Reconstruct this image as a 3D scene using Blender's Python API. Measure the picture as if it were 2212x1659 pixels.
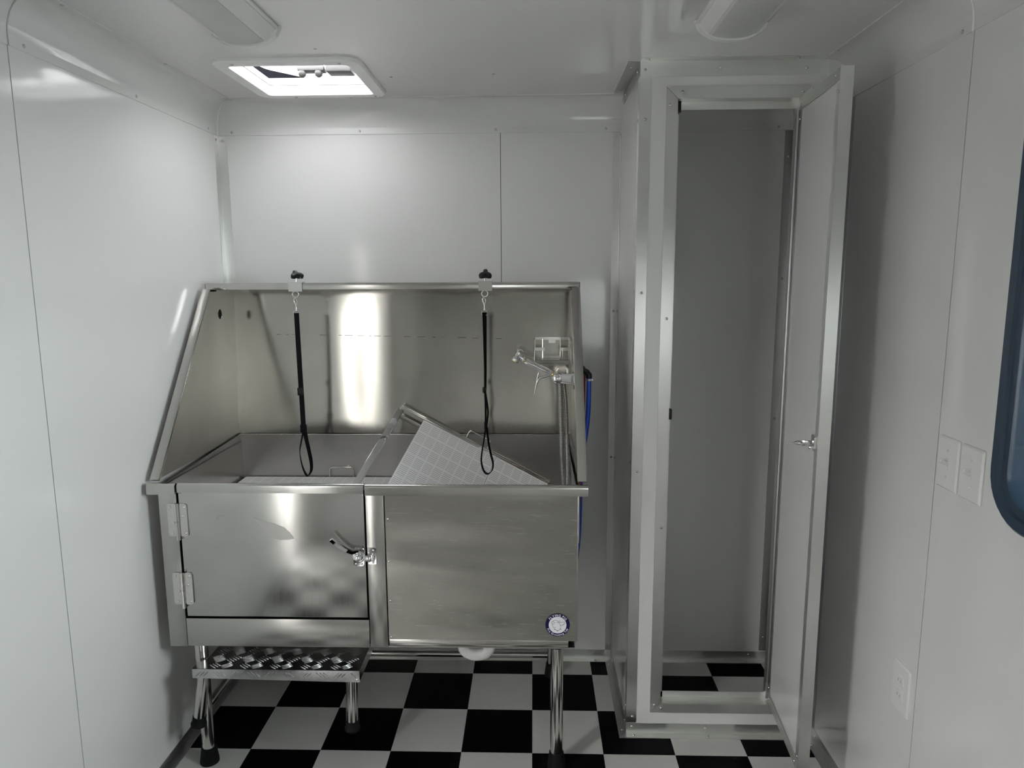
import bpy, bmesh, math, random
from mathutils import Vector, Matrix
random.seed(7)
S = bpy.context.scene
COL = S.collection
for o in list(bpy.data.objects):
    bpy.data.objects.remove(o)

# ------------------------------------------------------------------ camera
def rot(ax, a): return Matrix.Rotation(a, 3, ax)
cam_d = bpy.data.cameras.new('camera')
cam_d.sensor_width = 36.0
cam_d.lens = 36.0 * 1542.0 / 2212.0
cam_d.clip_start = 0.02
cam = bpy.data.objects.new('camera', cam_d); COL.objects.link(cam)
Rm = rot('Z', 0.029786) @ rot('X', -0.153988) @ rot('Y', 0.004651)
right, fwd, up = Rm.col[0], Rm.col[1], Rm.col[2]
M = Matrix((right, up, -fwd)).transposed().to_4x4()
M.translation = Vector((0.00275, -2.31414, 1.52407))
cam.matrix_world = M
S.camera = cam

# ------------------------------------------------------------------ world, daylight, exposure
W = bpy.data.worlds.new('overcast_sky'); S.world = W; W.use_nodes = True
nt = W.node_tree; bg = nt.nodes['Background']
bg.inputs['Color'].default_value = (0.985, 0.985, 1.0, 1); bg.inputs['Strength'].default_value = 25.0
def portal(name, loc, rotation, sx, sy):
    l = bpy.data.lights.new(name, 'AREA'); l.shape = 'RECTANGLE'; l.size = sx; l.size_y = sy
    l.cycles.is_portal = True
    o = bpy.data.objects.new(name, l); COL.objects.link(o); o.location = loc; o.rotation_euler = rotation
portal('doorway_daylight', (-1.2, -1.775, .86), (0, -math.pi/2, 0), 1.72, 0.39)
portal('rear_daylight', (.57, -3.36, 1.15), (math.pi/2, 0, 0), 0.46, 0.60)
portal('window_daylight', (0.99, -1.265, 1.465), (0, math.pi/2, 0), 0.80, 0.64)
portal('vent_daylight', (-0.707, 0.02, 2.40), (0, 0, 0), 0.9, 0.9)
S.view_settings.view_transform = 'Standard'
S.view_settings.look = 'None'
S.view_settings.exposure = 0.10
S.view_settings.gamma = 1.0
S.view_settings.use_curve_mapping = False
cy = S.cycles
cy.use_denoising = True
cy.max_bounces = 14; cy.diffuse_bounces = 8; cy.glossy_bounces = 8; cy.transmission_bounces = 8; cy.transparent_max_bounces = 12
cy.caustics_reflective = True; cy.caustics_refractive = False
cy.blur_glossy = 0.4
cy.sample_clamp_indirect = 6.0

# ------------------------------------------------------------------ materials
def principled(name, col, rough=.5, metal=0., spec=.5, coat=0.):
    m = bpy.data.materials.new(name); m.use_nodes = True
    b = m.node_tree.nodes['Principled BSDF']
    b.inputs['Base Color'].default_value = (*col, 1)
    b.inputs['Roughness'].default_value = rough
    b.inputs['Metallic'].default_value = metal
    b.inputs['Specular IOR Level'].default_value = spec
    b.inputs['Coat Weight'].default_value = coat
    return m, m.node_tree, b
def add_noise(nt, scale, mscale=(1, 1, 1), detail=3, rough=.5):
    tc = nt.nodes.new('ShaderNodeTexCoord'); mp = nt.nodes.new('ShaderNodeMapping')
    geo = nt.nodes.new('ShaderNodeNewGeometry')
    nt.links.new(geo.outputs['Position'], mp.inputs['Vector'])
    mp.inputs['Scale'].default_value = mscale
    n = nt.nodes.new('ShaderNodeTexNoise'); n.inputs['Scale'].default_value = scale
    n.inputs['Detail'].default_value = detail; n.inputs['Roughness'].default_value = rough
    nt.links.new(mp.outputs['Vector'], n.inputs['Vector'])
    return n
def ramp(nt, src, a, b, p0=.3, p1=.7):
    r = nt.nodes.new('ShaderNodeMapRange')
    r.inputs['From Min'].default_value = p0; r.inputs['From Max'].default_value = p1
    r.inputs['To Min'].default_value = a; r.inputs['To Max'].default_value = b
    nt.links.new(src, r.inputs['Value']); return r.outputs['Result']
def bump(nt, b, src, strength, dist, prev=None):
    n = nt.nodes.new('ShaderNodeBump'); n.inputs['Strength'].default_value = strength; n.inputs['Distance'].default_value = dist
    nt.links.new(src, n.inputs['Height'])
    if prev: nt.links.new(prev, n.inputs['Normal'])
    nt.links.new(n.outputs['Normal'], b.inputs['Normal']); return n.outputs['Normal']

def gloss_white(name, col=(.67, .67, .662), rough=.10, wav=.0012, scale=2.2, spec=.5):
    m, nt, b = principled(name, col, rough, 0, spec)
    n = add_noise(nt, scale, detail=1)
    bump(nt, b, n.outputs['Fac'], 1.0, wav)
    n2 = add_noise(nt, 9, detail=4)
    nt.links.new(ramp(nt, n2.outputs['Fac'], rough*.8, rough*1.35), b.inputs['Roughness'])
    return m
def brushed(name, col, rough, waves=None, streak=(1, 1, 40), sstr=.0002, aniso=0., var=1.0, arot=0.):
    m, nt, b = principled(name, col, rough, 1.0)
    n = add_noise(nt, 14, streak, detail=5, rough=.65)
    nt.links.new(ramp(nt, n.outputs['Fac'], rough*(1-.25*var), rough*(1+.3*var)), b.inputs['Roughness'])
    prev = bump(nt, b, n.outputs['Fac'], .35, sstr) if sstr else None
    if aniso:
        b.inputs['Anisotropic'].default_value = aniso
        b.inputs['Anisotropic Rotation'].default_value = arot
        tg = nt.nodes.new('ShaderNodeTangent'); tg.direction_type = 'RADIAL'; tg.axis = 'Z'
        nt.links.new(tg.outputs[0], b.inputs['Tangent'])
    if waves:
        for sc, ms, d in waves:
            w = add_noise(nt, sc, ms, detail=1.5)
            prev = bump(nt, b, w.outputs['Fac'], 1.0, d, prev)
    n3 = add_noise(nt, 5, detail=5)
    mx = nt.nodes.new('ShaderNodeMix'); mx.data_type = 'RGBA'
    mx.inputs[6].default_value = (*[c*(1-.14*var) for c in col], 1); mx.inputs[7].default_value = (*[min(1, c*(1+.08*var)) for c in col], 1)
    nt.links.new(ramp(nt, n3.outputs['Fac'], 0, 1, .35, .65), mx.inputs[0])
    nt.links.new(mx.outputs[2], b.inputs['Base Color'])
    return m

MAT = {}
MAT['panel'] = gloss_white('white_glossy_panel')
MAT['ceil'] = gloss_white('white_glossy_ceiling', (.66, .66, .652), .035, .0006, 1.4, .75)
MAT['cove'] = gloss_white('white_cove', (.66, .66, .652), .10, .0006, 2.0)
MAT['seam'] = principled('dark_sealant', (.035, .035, .035), .7)[0]
MAT['caulk'] = principled('white_caulk', (.85, .85, .84), .4)[0]
MAT['alu'] = brushed('mill_aluminium', (.74, .74, .715), .36, None, (30, 30, 1.2), 0, .85, .3)
MAT['aluh'] = brushed('mill_aluminium_horizontal', (.70, .70, .675), .32, None, (1.2, 30, 30), 0, .75, .3, .25)
MAT['alud'] = brushed('dull_aluminium', (.50, .50, .50), .34, None, (30, 30, 1.2), 0, .6, .25)
MAT['rivet'] = principled('rivet_metal', (.62, .62, .60), .25, 1.0)[0]
MAT['steel_back'] = brushed('tub_steel_vertical_grain', (.46, .443, .41), .13, [(2.6, (1.6, 1, .12), .0035), (1.1, (1, 1, .5), .006)], (40, 40, 1.0), 0, 0, .6)
MAT['steel_flat'] = brushed('tub_steel_plain', (.47, .46, .44), .24, None, (40, 40, 1.0), 0, 0, .5)
MAT['steel'] = brushed('tub_steel', (.52, .505, .48), .20, [(2.0, (1.3, 1, .5), .003)], (1.0, 40, 40), 0, 0, .6)
MAT['steel_door'] = brushed('tub_steel_door', (.50, .495, .475), .20, [(2.2, (1.5, 1, .18), .005)], (40, 40, 1.0), 0, 0, .6)
MAT['steel_front'] = brushed('tub_steel_front_sheet', (.43, .417, .385), .24, [(3.6, (.35, 1, 1.5), .009)], (1.0, 40, 40), 0, 0, .6)
MAT['basin'] = brushed('basin_steel', (.50, .485, .47), .30, [(1.5, (1, 1, 1), .003)], (4.0, 30, 30), 0, 0, .4)
MAT['chrome'] = principled('chrome', (.80, .80, .80), .06, 1.0)[0]
MAT['tube'] = brushed('polished_tube', (.66, .65, .62), .13, None, (40, 40, 1), .00005)
MAT['hosemetal'] = principled('flex_hose_metal', (.42, .42, .41), .22, 1.0)[0]
MAT['brass'] = principled('aged_brass', (.60, .50, .27), .25, 1.0)[0]
MAT['nickel'] = principled('nickel_wire', (.66, .65, .62), .16, 1.0)[0]
MAT['tread'] = brushed('tread_plate', (.62, .62, .62), .16, None, (8, 8, 8), .00005)
MAT['black'] = principled('black_plastic', (.006, .006, .007), .3, 0, .3)[0]
MAT['rubber'] = principled('black_rubber', (.006, .006, .007), .6, 0, .12)[0]
MAT['gap'] = principled('dark_gap', (.006, .006, .006), .9, 0, .1)[0]
MAT['web'] = principled('black_webbing', (.005, .005, .006), .8, 0, .1)[0]
MAT['plastic'] = principled('white_plastic', (.71, .71, .70), .25)[0]
MAT['ventwhite'] = principled('vent_plastic', (.86, .86, .85), .35)[0]
MAT['ventgrey'] = principled('vent_mechanism_grey', (.035, .034, .033), .5)[0]
MAT['slotgrey'] = principled('socket_slot', (.25, .25, .25), .5)[0]
MAT['steel_side'] = brushed('tub_steel_side', (.46, .443, .41), .36, [(1.4, (1, 1, .6), .003)], (40, 40, 1.0), 0, 0, .5)
MAT['lens'] = principled('lamp_lens', (.50, .50, .49), .35)[0]
MAT['pvc'] = principled('pvc_pipe', (.82, .82, .80), .25)[0]
MAT['blue'] = principled('blue_hose', (.01, .055, .42), .3)[0]
MAT['red'] = principled('red_hose', (.22, .008, .012), .3)[0]
MAT['navy'] = principled('navy_window_frame', (.014, .030, .052), .28)[0]
MAT['ink'] = principled('sticker_navy', (.003, .0025, .045), .4, 0, .3)[0]
MAT['stick'] = principled('sticker_white', (.85, .85, .88), .35)[0]
MAT['line'] = principled('drawing_line', (.02, .02, .02), .5)[0]
MAT['scratch'] = principled('scuff_dark', (.10, .095, .085), .5, .6)[0]
MAT['ground'] = principled('asphalt_ground', (.16, .155, .15), .9)[0]
MAT['gapdark'] = principled('vent_gap_dark', (.0015, .0018, .0025), .95, 0, .05)[0]  # near-black for the box added behind the vent gap
MAT['residue'] = principled('tape_residue', (.44, .437, .42), .30, 1.0)[0]
MAT['deck'] = principled('subfloor', (.05, .05, .05), .8)[0]
def tile_mat(name, col, rough, spec):
    m, nt, b = principled(name, col, rough, 0, spec)
    n = add_noise(nt, 6, detail=5)
    mx = nt.nodes.new('ShaderNodeMix'); mx.data_type = 'RGBA'
    mx.inputs[6].default_value = (*[c*.92 for c in col], 1); mx.inputs[7].default_value = (*col, 1)
    nt.links.new(ramp(nt, n.outputs['Fac'], 0, 1), mx.inputs[0]); nt.links.new(mx.outputs[2], b.inputs['Base Color'])
    return m
MAT['tw'] = tile_mat('vinyl_white', (.55, .55, .525), .42, .3)
MAT['tb'] = tile_mat('vinyl_black', (.0015, .0015, .002), .5, .04)
# clear glazing: fresnel mix of transparent and glossy
m = bpy.data.materials.new('clear_glass'); m.use_nodes = True; n_ = m.node_tree; n_.nodes.clear()
out = n_.nodes.new('ShaderNodeOutputMaterial'); tr = n_.nodes.new('ShaderNodeBsdfTransparent'); gl = n_.nodes.new('ShaderNodeBsdfGlossy')
gl.inputs['Roughness'].default_value = .02; tr.inputs['Color'].default_value = (.86, .9, .9, 1)
fr = n_.nodes.new('ShaderNodeFresnel'); fr.inputs['IOR'].default_value = 1.45; mx = n_.nodes.new('ShaderNodeMixShader')
n_.links.new(fr.outputs[0], mx.inputs[0]); n_.links.new(tr.outputs[0], mx.inputs[1]); n_.links.new(gl.outputs[0], mx.inputs[2]); n_.links.new(mx.outputs[0], out.inputs[0])
MAT['glass'] = m
# translucent vent lid
m = bpy.data.materials.new('translucent_lid'); m.use_nodes = True; n_ = m.node_tree; n_.nodes.clear()
out = n_.nodes.new('ShaderNodeOutputMaterial'); df = n_.nodes.new('ShaderNodeBsdfDiffuse'); tl = n_.nodes.new('ShaderNodeBsdfTranslucent'); mx = n_.nodes.new('ShaderNodeMixShader')
df.inputs['Color'].default_value = (.85, .85, .85, 1); tl.inputs['Color'].default_value = (.97, .97, .97, 1); mx.inputs[0].default_value = .82
n_.links.new(df.outputs[0], mx.inputs[1]); n_.links.new(tl.outputs[0], mx.inputs[2]); n_.links.new(mx.outputs[0], out.inputs[0])
MAT['lid'] = m
# slotted white insert: groups of fine slots, in the object's own coordinates
def slot_mat():
    m, nt, b = principled('slotted_white_plastic', (.80, .80, .80), .35)
    uv = nt.nodes.new('ShaderNodeUVMap'); sep = nt.nodes.new('ShaderNodeSeparateXYZ'); nt.links.new(uv.outputs[0], sep.inputs[0])
    def math_(op, a, bb=None):
        n = nt.nodes.new('ShaderNodeMath'); n.operation = op
        for k, v in enumerate((a, bb)):
            if v is None: continue
            if isinstance(v, (int, float)): n.inputs[k].default_value = v
            else: nt.links.new(v, n.inputs[k])
        return n.outputs[0]
    u, v = sep.outputs[0], sep.outputs[1]
    cu = math_('FRACT', math_('DIVIDE', u, .037))
    cv = math_('FRACT', math_('DIVIDE', v, .052))
    fv = math_('FRACT', math_('DIVIDE', v, .0074))
    a = math_('LESS_THAN', fv, .42)
    g = math_('MULTIPLY', math_('GREATER_THAN', cu, .14), math_('GREATER_THAN', cv, .10))
    k = math_('MULTIPLY', a, g)
    mx = nt.nodes.new('ShaderNodeMix'); mx.data_type = 'RGBA'
    mx.inputs[6].default_value = (.86, .86, .86, 1); mx.inputs[7].default_value = (.55, .55, .55, 1)
    nt.links.new(k, mx.inputs[0]); nt.links.new(mx.outputs[2], b.inputs['Base Color'])
    return m
MAT['slots'] = slot_mat()

# ------------------------------------------------------------------ mesh helpers (all shapes are given in world metres)
ORG = {}
def V(*a): return Vector(a)
def bm_new(): return bmesh.new()
def box(bm, x0, x1, y0, y1, z0, z1, bev=0., seg=2):
    vs = [bm.verts.new((x, y, z)) for z in (z0, z1) for y in (y0, y1) for x in (x0, x1)]
    fs = [bm.faces.new([vs[i] for i in q]) for q in ((0, 2, 3, 1), (4, 5, 7, 6), (0, 1, 5, 4), (2, 6, 7, 3), (0, 4, 6, 2), (1, 3, 7, 5))]
    if bev > 0:
        es = list({e for f in fs for e in f.edges})
        bmesh.ops.bevel(bm, geom=es, offset=bev, segments=seg, profile=.5, affect='EDGES')
    return bm
def obox(bm, c, ax, ay, az, hx, hy, hz, bev=0., seg=2):
    c = Vector(c); ax = Vector(ax).normalized()*hx; ay = Vector(ay).normalized()*hy; az = Vector(az).normalized()*hz
    vs = [bm.verts.new(c + sx*ax + sy*ay + sz*az) for sz in (-1, 1) for sy in (-1, 1) for sx in (-1, 1)]
    fs = [bm.faces.new([vs[i] for i in q]) for q in ((0, 2, 3, 1), (4, 5, 7, 6), (0, 1, 5, 4), (2, 6, 7, 3), (0, 4, 6, 2), (1, 3, 7, 5))]
    if bev > 0:
        es = list({e for f in fs for e in f.edges})
        bmesh.ops.bevel(bm, geom=es, offset=bev, segments=seg, profile=.5, affect='EDGES')
    return bm
def frames(pts):
    pts = [Vector(p) for p in pts]; T = []
    for i in range(len(pts)):
        a = pts[max(i-1, 0)]; b = pts[min(i+1, len(pts)-1)]; T.append((b-a).normalized())
    n = T[0].orthogonal().normalized(); out = []
    for i, t in enumerate(T):
        if i:
            ax = T[i-1].cross(t)
            if ax.length > 1e-7: n = Matrix.Rotation(T[i-1].angle(t), 3, ax.normalized()) @ n
        n = (n - n.dot(t)*t).normalized(); out.append((pts[i], t, n, t.cross(n)))
    return out
def tube(bm, pts, r, seg=12, cap=True, closed=False):
    fr = frames(pts); rings = []
    for i, (p, t, n, b) in enumerate(fr):
        rr = r[i] if isinstance(r, (list, tuple)) else r
        rings.append([bm.verts.new(p + rr*(math.cos(2*math.pi*k/seg)*n + math.sin(2*math.pi*k/seg)*b)) for k in range(seg)])
    for i in range(len(rings)-1 + (1 if closed else 0)):
        A, B = rings[i], rings[(i+1) % len(rings)]
        for k in range(seg): bm.faces.new((A[k], A[(k+1) % seg], B[(k+1) % seg], B[k]))
    if cap and not closed:
        bm.faces.new(rings[0][::-1]); bm.faces.new(rings[-1])
    return bm
def ring(bm, c, axis, R, r, seg=24, rs=8):
    c = Vector(c); axis = Vector(axis).normalized(); u = axis.orthogonal().normalized(); v = axis.cross(u)
    G = []
    for i in range(seg):
        a = 2*math.pi*i/seg; d = math.cos(a)*u + math.sin(a)*v
        G.append([bm.verts.new(c + d*(R + r*math.cos(2*math.pi*k/rs)) + axis*r*math.sin(2*math.pi*k/rs)) for k in range(rs)])
    for i in range(seg):
        A, B = G[i], G[(i+1) % seg]
        for k in range(rs): bm.faces.new((A[k], B[k], B[(k+1) % rs], A[(k+1) % rs]))
    return bm
def lathe(bm, c, axis, prof, seg=20, cap=True):
    """prof: list of (radius, distance along axis)"""
    c = Vector(c); axis = Vector(axis).normalized(); u = axis.orthogonal().normalized(); v = axis.cross(u); R = []
    for r, h in prof:
        R.append([bm.verts.new(c + axis*h + r*(math.cos(2*math.pi*k/seg)*u + math.sin(2*math.pi*k/seg)*v)) for k in range(seg)])
    for A, B in zip(R, R[1:]):
        for k in range(seg): bm.faces.new((A[k], A[(k+1) % seg], B[(k+1) % seg], B[k]))
    if cap:
        bm.faces.new(R[0][::-1]); bm.faces.new(R[-1])
    return bm
def prism(bm, pts, d):
    d = Vector(d); A = [bm.verts.new(p) for p in pts]; B = [bm.verts.new(Vector(p)+d) for p in pts]
    n = len(A); bm.faces.new(A[::-1]); bm.faces.new(B)
    for i in range(n): bm.faces.new((A[i], A[(i+1) % n], B[(i+1) % n], B[i]))
    return bm
def sweep(bm, prof0, prof1):
    """solid between two matching closed outlines"""
    A = [bm.verts.new(p) for p in prof0]; B = [bm.verts.new(p) for p in prof1]; n = len(A)
    bm.faces.new(A[::-1]); bm.faces.new(B)
    for i in range(n): bm.faces.new((A[i], A[(i+1) % n], B[(i+1) % n], B[i]))
    return bm
def ribbon(bm, pts, wdir, w, th):
    """flat band along pts; wdir is one vector or one per point"""
    pts = [Vector(p) for p in pts]; R = []
    for i, p in enumerate(pts):
        t = (pts[min(i+1, len(pts)-1)] - pts[max(i-1, 0)]).normalized()
        wd = Vector(wdir[i] if isinstance(wdir, list) else wdir); wd = (wd - wd.dot(t)*t).normalized(); n = t.cross(wd)
        R.append([bm.verts.new(p + sx*wd*w/2 + sy*n*th/2) for sx, sy in ((-1, -1), (1, -1), (1, 1), (-1, 1))])
    for A, B in zip(R, R[1:]):
        for k in range(4): bm.faces.new((A[k], A[(k+1) % 4], B[(k+1) % 4], B[k]))
    bm.faces.new(R[0][::-1]); bm.faces.new(R[-1]); return bm
def plate(bm, axis, c0, c1, us, vs, holes=()):
    """one connected slab with rectangular holes. axis = thin axis; us, vs = cut lines on the two other axes (x,y,z order); holes = cells (i,j) left out"""
    def P(u, v, w):
        if axis == 'z': return (u, v, w)
        if axis == 'x': return (w, u, v)
        return (u, w, v)
    g = {}
    for k, w in enumerate((c0, c1)):
        for i, u in enumerate(us):
            for j, v in enumerate(vs): g[i, j, k] = bm.verts.new(P(u, v, w))
    cells = {(i, j) for i in range(len(us)-1) for j in range(len(vs)-1)} - set(holes)
    for i, j in cells:
        q = ((i, j), (i+1, j), (i+1, j+1), (i, j+1))
        bm.faces.new([g[a, b, 0] for a, b in q][::-1]); bm.faces.new([g[a, b, 1] for a, b in q])
        for (a, b), (c, d), nb in ((q[0], q[1], (i, j-1)), (q[1], q[2], (i+1, j)), (q[2], q[3], (i, j+1)), (q[3], q[0], (i-1, j))):
            if nb not in cells: bm.faces.new((g[a, b, 0], g[c, d, 0], g[c, d, 1], g[a, b, 1]))
    loose = [v for v in bm.verts if not v.link_faces]
    bmesh.ops.delete(bm, geom=loose, context='VERTS'); return bm
def rrect(c, u, v, hu, hv, r, n=5):
    c, u, v = Vector(c), Vector(u).normalized(), Vector(v).normalized(); out = []
    for sx, sy, a0 in ((1, 1, 0), (-1, 1, 90), (-1, -1, 180), (1, -1, 270)):
        for k in range(n+1):
            a = math.radians(a0 + 90*k/n)
            out.append(c + u*(sx*(hu-r) + r*math.cos(a)) + v*(sy*(hv-r) + r*math.sin(a)))
    return out
def loft(bm, loops, cap0=False, cap1=False, closed=False):
    R = [[bm.verts.new(p) for p in L] for L in loops]; n = len(R[0])
    pairs = list(zip(R, R[1:])) + ([(R[-1], R[0])] if closed else [])
    for A, B in pairs:
        for k in range(n): bm.faces.new((A[k], A[(k+1) % n], B[(k+1) % n], B[k]))
    if cap0: bm.faces.new(R[0][::-1])
    if cap1: bm.faces.new(R[-1])
    return bm
def mk(name, bm, mat, parent=None, smooth=35, origin=None):
    bmesh.ops.recalc_face_normals(bm, faces=bm.faces[:])
    org = ORG[parent.name] if parent else (Vector(origin) if origin else Vector((0, 0, 0)))
    if org.length: bmesh.ops.translate(bm, verts=bm.verts[:], vec=-org)
    me = bpy.data.meshes.new(name); bm.to_mesh(me); bm.free()
    me.materials.append(MAT[mat])
    if smooth:
        for p in me.polygons: p.use_smooth = True
        me.set_sharp_from_angle(angle=math.radians(smooth))
    o = bpy.data.objects.new(name, me); COL.objects.link(o)
    if parent: o.parent = parent
    else: o.location = org
    ORG[o.name] = org
    return o
def tag(o, label, cat, group=None):
    o['label'] = label; o['category'] = cat
    if group: o['group'] = group
    return o
def struct(o, label=None):
    o['kind'] = 'structure'
    if label: o['label'] = label
    return o
def thing(name, loc, label, cat, group=None):
    o = bpy.data.objects.new(name, None); COL.objects.link(o); o.location = loc; o.empty_display_size = .05
    ORG[o.name] = Vector(loc); return tag(o, label, cat, group)
def bx(name, mat, parent, *a, bev=0., **k): return mk(name, box(bm_new(), *a, bev=bev), mat, parent, **k)
def tb(name, mat, parent, pts, r, seg=14): return mk(name, tube(bm_new(), pts, r, seg), mat, parent, 50)

def dome_mesh(name, r, h, mat):
    bm = bm_new(); lathe(bm, (0, 0, 0), (0, 0, 1), [(r, 0), (r, h*.25), (r*.8, h*.72), (r*.42, h*.97), (.0002, h)], 10)
    me = bpy.data.meshes.new(name); bm.to_mesh(me); bm.free(); me.materials.append(MAT[mat])
    for p in me.polygons: p.use_smooth = True
    return me
RIV = dome_mesh('rivet', .0046, .0030, 'rivet'); SCR = dome_mesh('screw', .0034, .0022, 'chrome'); RIVW = dome_mesh('rivet_white', .0045, .0026, 'alud')
SCRW = dome_mesh('screw_white', .0034, .0018, 'plastic')
def rivet(parent, pos, nrm, me=RIV, name='rivet'):
    o = bpy.data.objects.new(name, me); COL.objects.link(o); o.parent = parent
    o.location = Vector(pos) - ORG[parent.name]
    o.rotation_euler = Vector(nrm).to_track_quat('Z', 'Y').to_euler(); return o
def rivets(parent, nrm, *pts, me=RIV, name='rivet'):
    for p in pts: rivet(parent, p, nrm, me, name)

# ------------------------------------------------------------------ room shell
XL, XR, YB, YR, ZC = -1.14, .925, .345, -3.3, 2.13
T = .2286
floor = struct(mk('floor', box(bm_new(), XL-.05, XR+.05, YR-.05, YB+.05, -.06, -.004), 'deck'))
tiles = {}
def clip(v, a, b): return max(a, min(b, v))
for i in range(-6, 6):
    for j in range(-16, 3):
        x0, x1, y0, y1 = clip(i*T, XL, XR), clip((i+1)*T, XL, XR), clip(j*T, YR, YB), clip((j+1)*T, YR, YB)
        if x1-x0 < .01 or y1-y0 < .01: continue
        w, d = x1-x0, y1-y0; white = (i+j) % 2 == 1
        key = (round(w, 4), round(d, 4), white)
        if key not in tiles:
            bm = bm_new(); box(bm, -w/2+.0003, w/2-.0003, -d/2+.0003, d/2-.0003, -.004, 0)
            me = bpy.data.meshes.new('floor_tile'); bm.to_mesh(me); bm.free(); me.materials.append(MAT['tw' if white else 'tb']); tiles[key] = me
        o = bpy.data.objects.new('tile', tiles[key]); COL.objects.link(o); o.parent = floor; o.location = ((x0+x1)/2, (y0+y1)/2, 0)

# ceiling with the vent opening
VX0, VX1, VY0, VY1 = -.885, -.530, -.155, .190
ceil = struct(mk('ceiling', plate(bm_new(), 'z', ZC, ZC+.045, [XL-.05, VX0, VX1, XR+.05], [YR-.05, VY0, VY1, YB+.05], {(1, 1)}), 'ceil'))
# left wall: backing (shows as the dark seam) and panels
DY0, DY1, DZ = -1.97, -1.58, 1.72
wl = struct(mk('wall_left', plate(bm_new(), 'x', XL-.05, XL-.006, [YR-.05, DY0, DY1, YB+.05], [-.004, DZ, ZC], {(1, 0)}), 'seam'))
bx('panel', 'panel', wl, XL-.006, XL, -.6985, YB, 0, ZC)
bx('panel', 'panel', wl, XL-.006, XL, DY1, -.7015, 0, ZC)
bx('panel', 'panel', wl, XL-.006, XL, DY0, DY1, DZ, ZC)
bx('panel', 'panel', wl, XL-.006, XL, YR, DY0, 0, ZC)
# right wall with the window opening
WY0, WY1, WZ0, WZ1 = -1.62, -.909, 1.034, 1.896
hin = .040
wr = struct(mk('wall_right', plate(bm_new(), 'x', XR+.006, XR+.05, [YR-.05, WY0+hin, WY1-hin, YB+.05], [-.004, WZ0+hin, WZ1-hin, ZC], {(1, 1)}), 'seam'))
bx('panel', 'panel', wr, XR, XR+.006, -.6985, YB, 0, ZC)
mk('panel', plate(bm_new(), 'x', XR, XR+.006, [YR, WY0+hin, WY1-hin, -.7015], [0, WZ0+hin, WZ1-hin, ZC], {(1, 1)}), 'panel', wr)
# back and rear wall
wb = struct(mk('wall_back', box(bm_new(), XL-.05, XR+.05, YB+.006, YB+.05, -.004, ZC), 'seam'))
bx('panel', 'panel', wb, XL, -.1150, YB, YB+.006, 0, ZC)
bx('panel', 'panel', wb, -.1128, XR, YB, YB+.006, 0, ZC)
struct(mk('wall_rear', plate(bm_new(), 'y', YR-.05, YR, [XL-.05, .34, .80, XR+.05], [-.004, .85, 1.45, ZC], {(1, 1)}), 'panel'))
w2 = struct(mk('window_2', plate(bm_new(), 'y', YR-.052, YR+.006, [.31, .345, .795, .83], [.82, .855, 1.445, 1.48], {(1, 1)}), 'navy'), 'rear window in the end wall')
bx('glass_pane', 'glass', w2, .345, .795, YR-.030, YR-.026, .855, 1.445)
# closet walls
CX, CY = .315, -.12
wp = struct(mk('wall_partition', box(bm_new(), CX, CX+.03, CY, YB, 0, ZC), 'panel'))
OX0, OX1, OZ0, OZ1 = .424, .775, .11, 2.024
wc = struct(mk('wall_closet', plate(bm_new(), 'y', CY, CY+.03, [CX+.03, OX0, OX1, XR], [0, OZ0, OZ1, ZC], {(1, 1)}), 'panel'))

# coves between wall and ceiling (curved, mitred in the back corner)
cp = [(0, 2.020), (.0024, 2.020), (.0024, 2.042)]
for k in range(9):
    a = math.pi/2*k/8
    cp.append((.0024 + .064*(1-math.cos(a)), 2.042 + .0854*math.sin(a)))
cp += [(.086, ZC-.0026), (.086, ZC), (0, ZC)]
def cove(name, f0, f1):
    return struct(mk(name, sweep(bm_new(), [f0(d, z) for d, z in cp], [f1(d, z) for d, z in cp]), 'cove', smooth=40))
t1 = cove('trim_1', lambda d, z: (XL+d, YR, z), lambda d, z: (XL+d, -.7005, z)); 
t1b = cove('trim_2', lambda d, z: (XL+d, -.6995, z), lambda d, z: (XL+d, YB-d, z))
t2 = cove('trim_3', lambda d, z: (XL+d, YB-d, z), lambda d, z: (CX, YB-d, z))
t3 = cove('trim_4', lambda d, z: (CX+.03, YB-d, z), lambda d, z: (XR-d, YB-d, z))
t4 = cove('trim_5', lambda d, z: (XR-d, YB-d, z), lambda d, z: (XR-d, CY+.03, z))
t5 = cove('trim_6', lambda d, z: (XR-d, CY, z), lambda d, z: (XR-d, -.699, z))
t6 = cove('trim_7', lambda d, z: (XR-d, -.701, z), lambda d, z: (XR-d, YR, z))
# caulk beads
def bead(name, pts, r, mat='caulk'): return struct(tb(name, mat, None, pts, r, 6))
bead('trim_8', [(XL+d+.001, YB-d-.001, z-.001) for d, z in cp[1:12]], .0016)
bead('trim_9', [(XR-d-.001, -.700, z-.001) for d, z in cp[1:12]], .0022)
bead('trim_10', [(XL+d+.001, -.700, z-.001) for d, z in cp[1:12]], .0016, 'alud')
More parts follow.
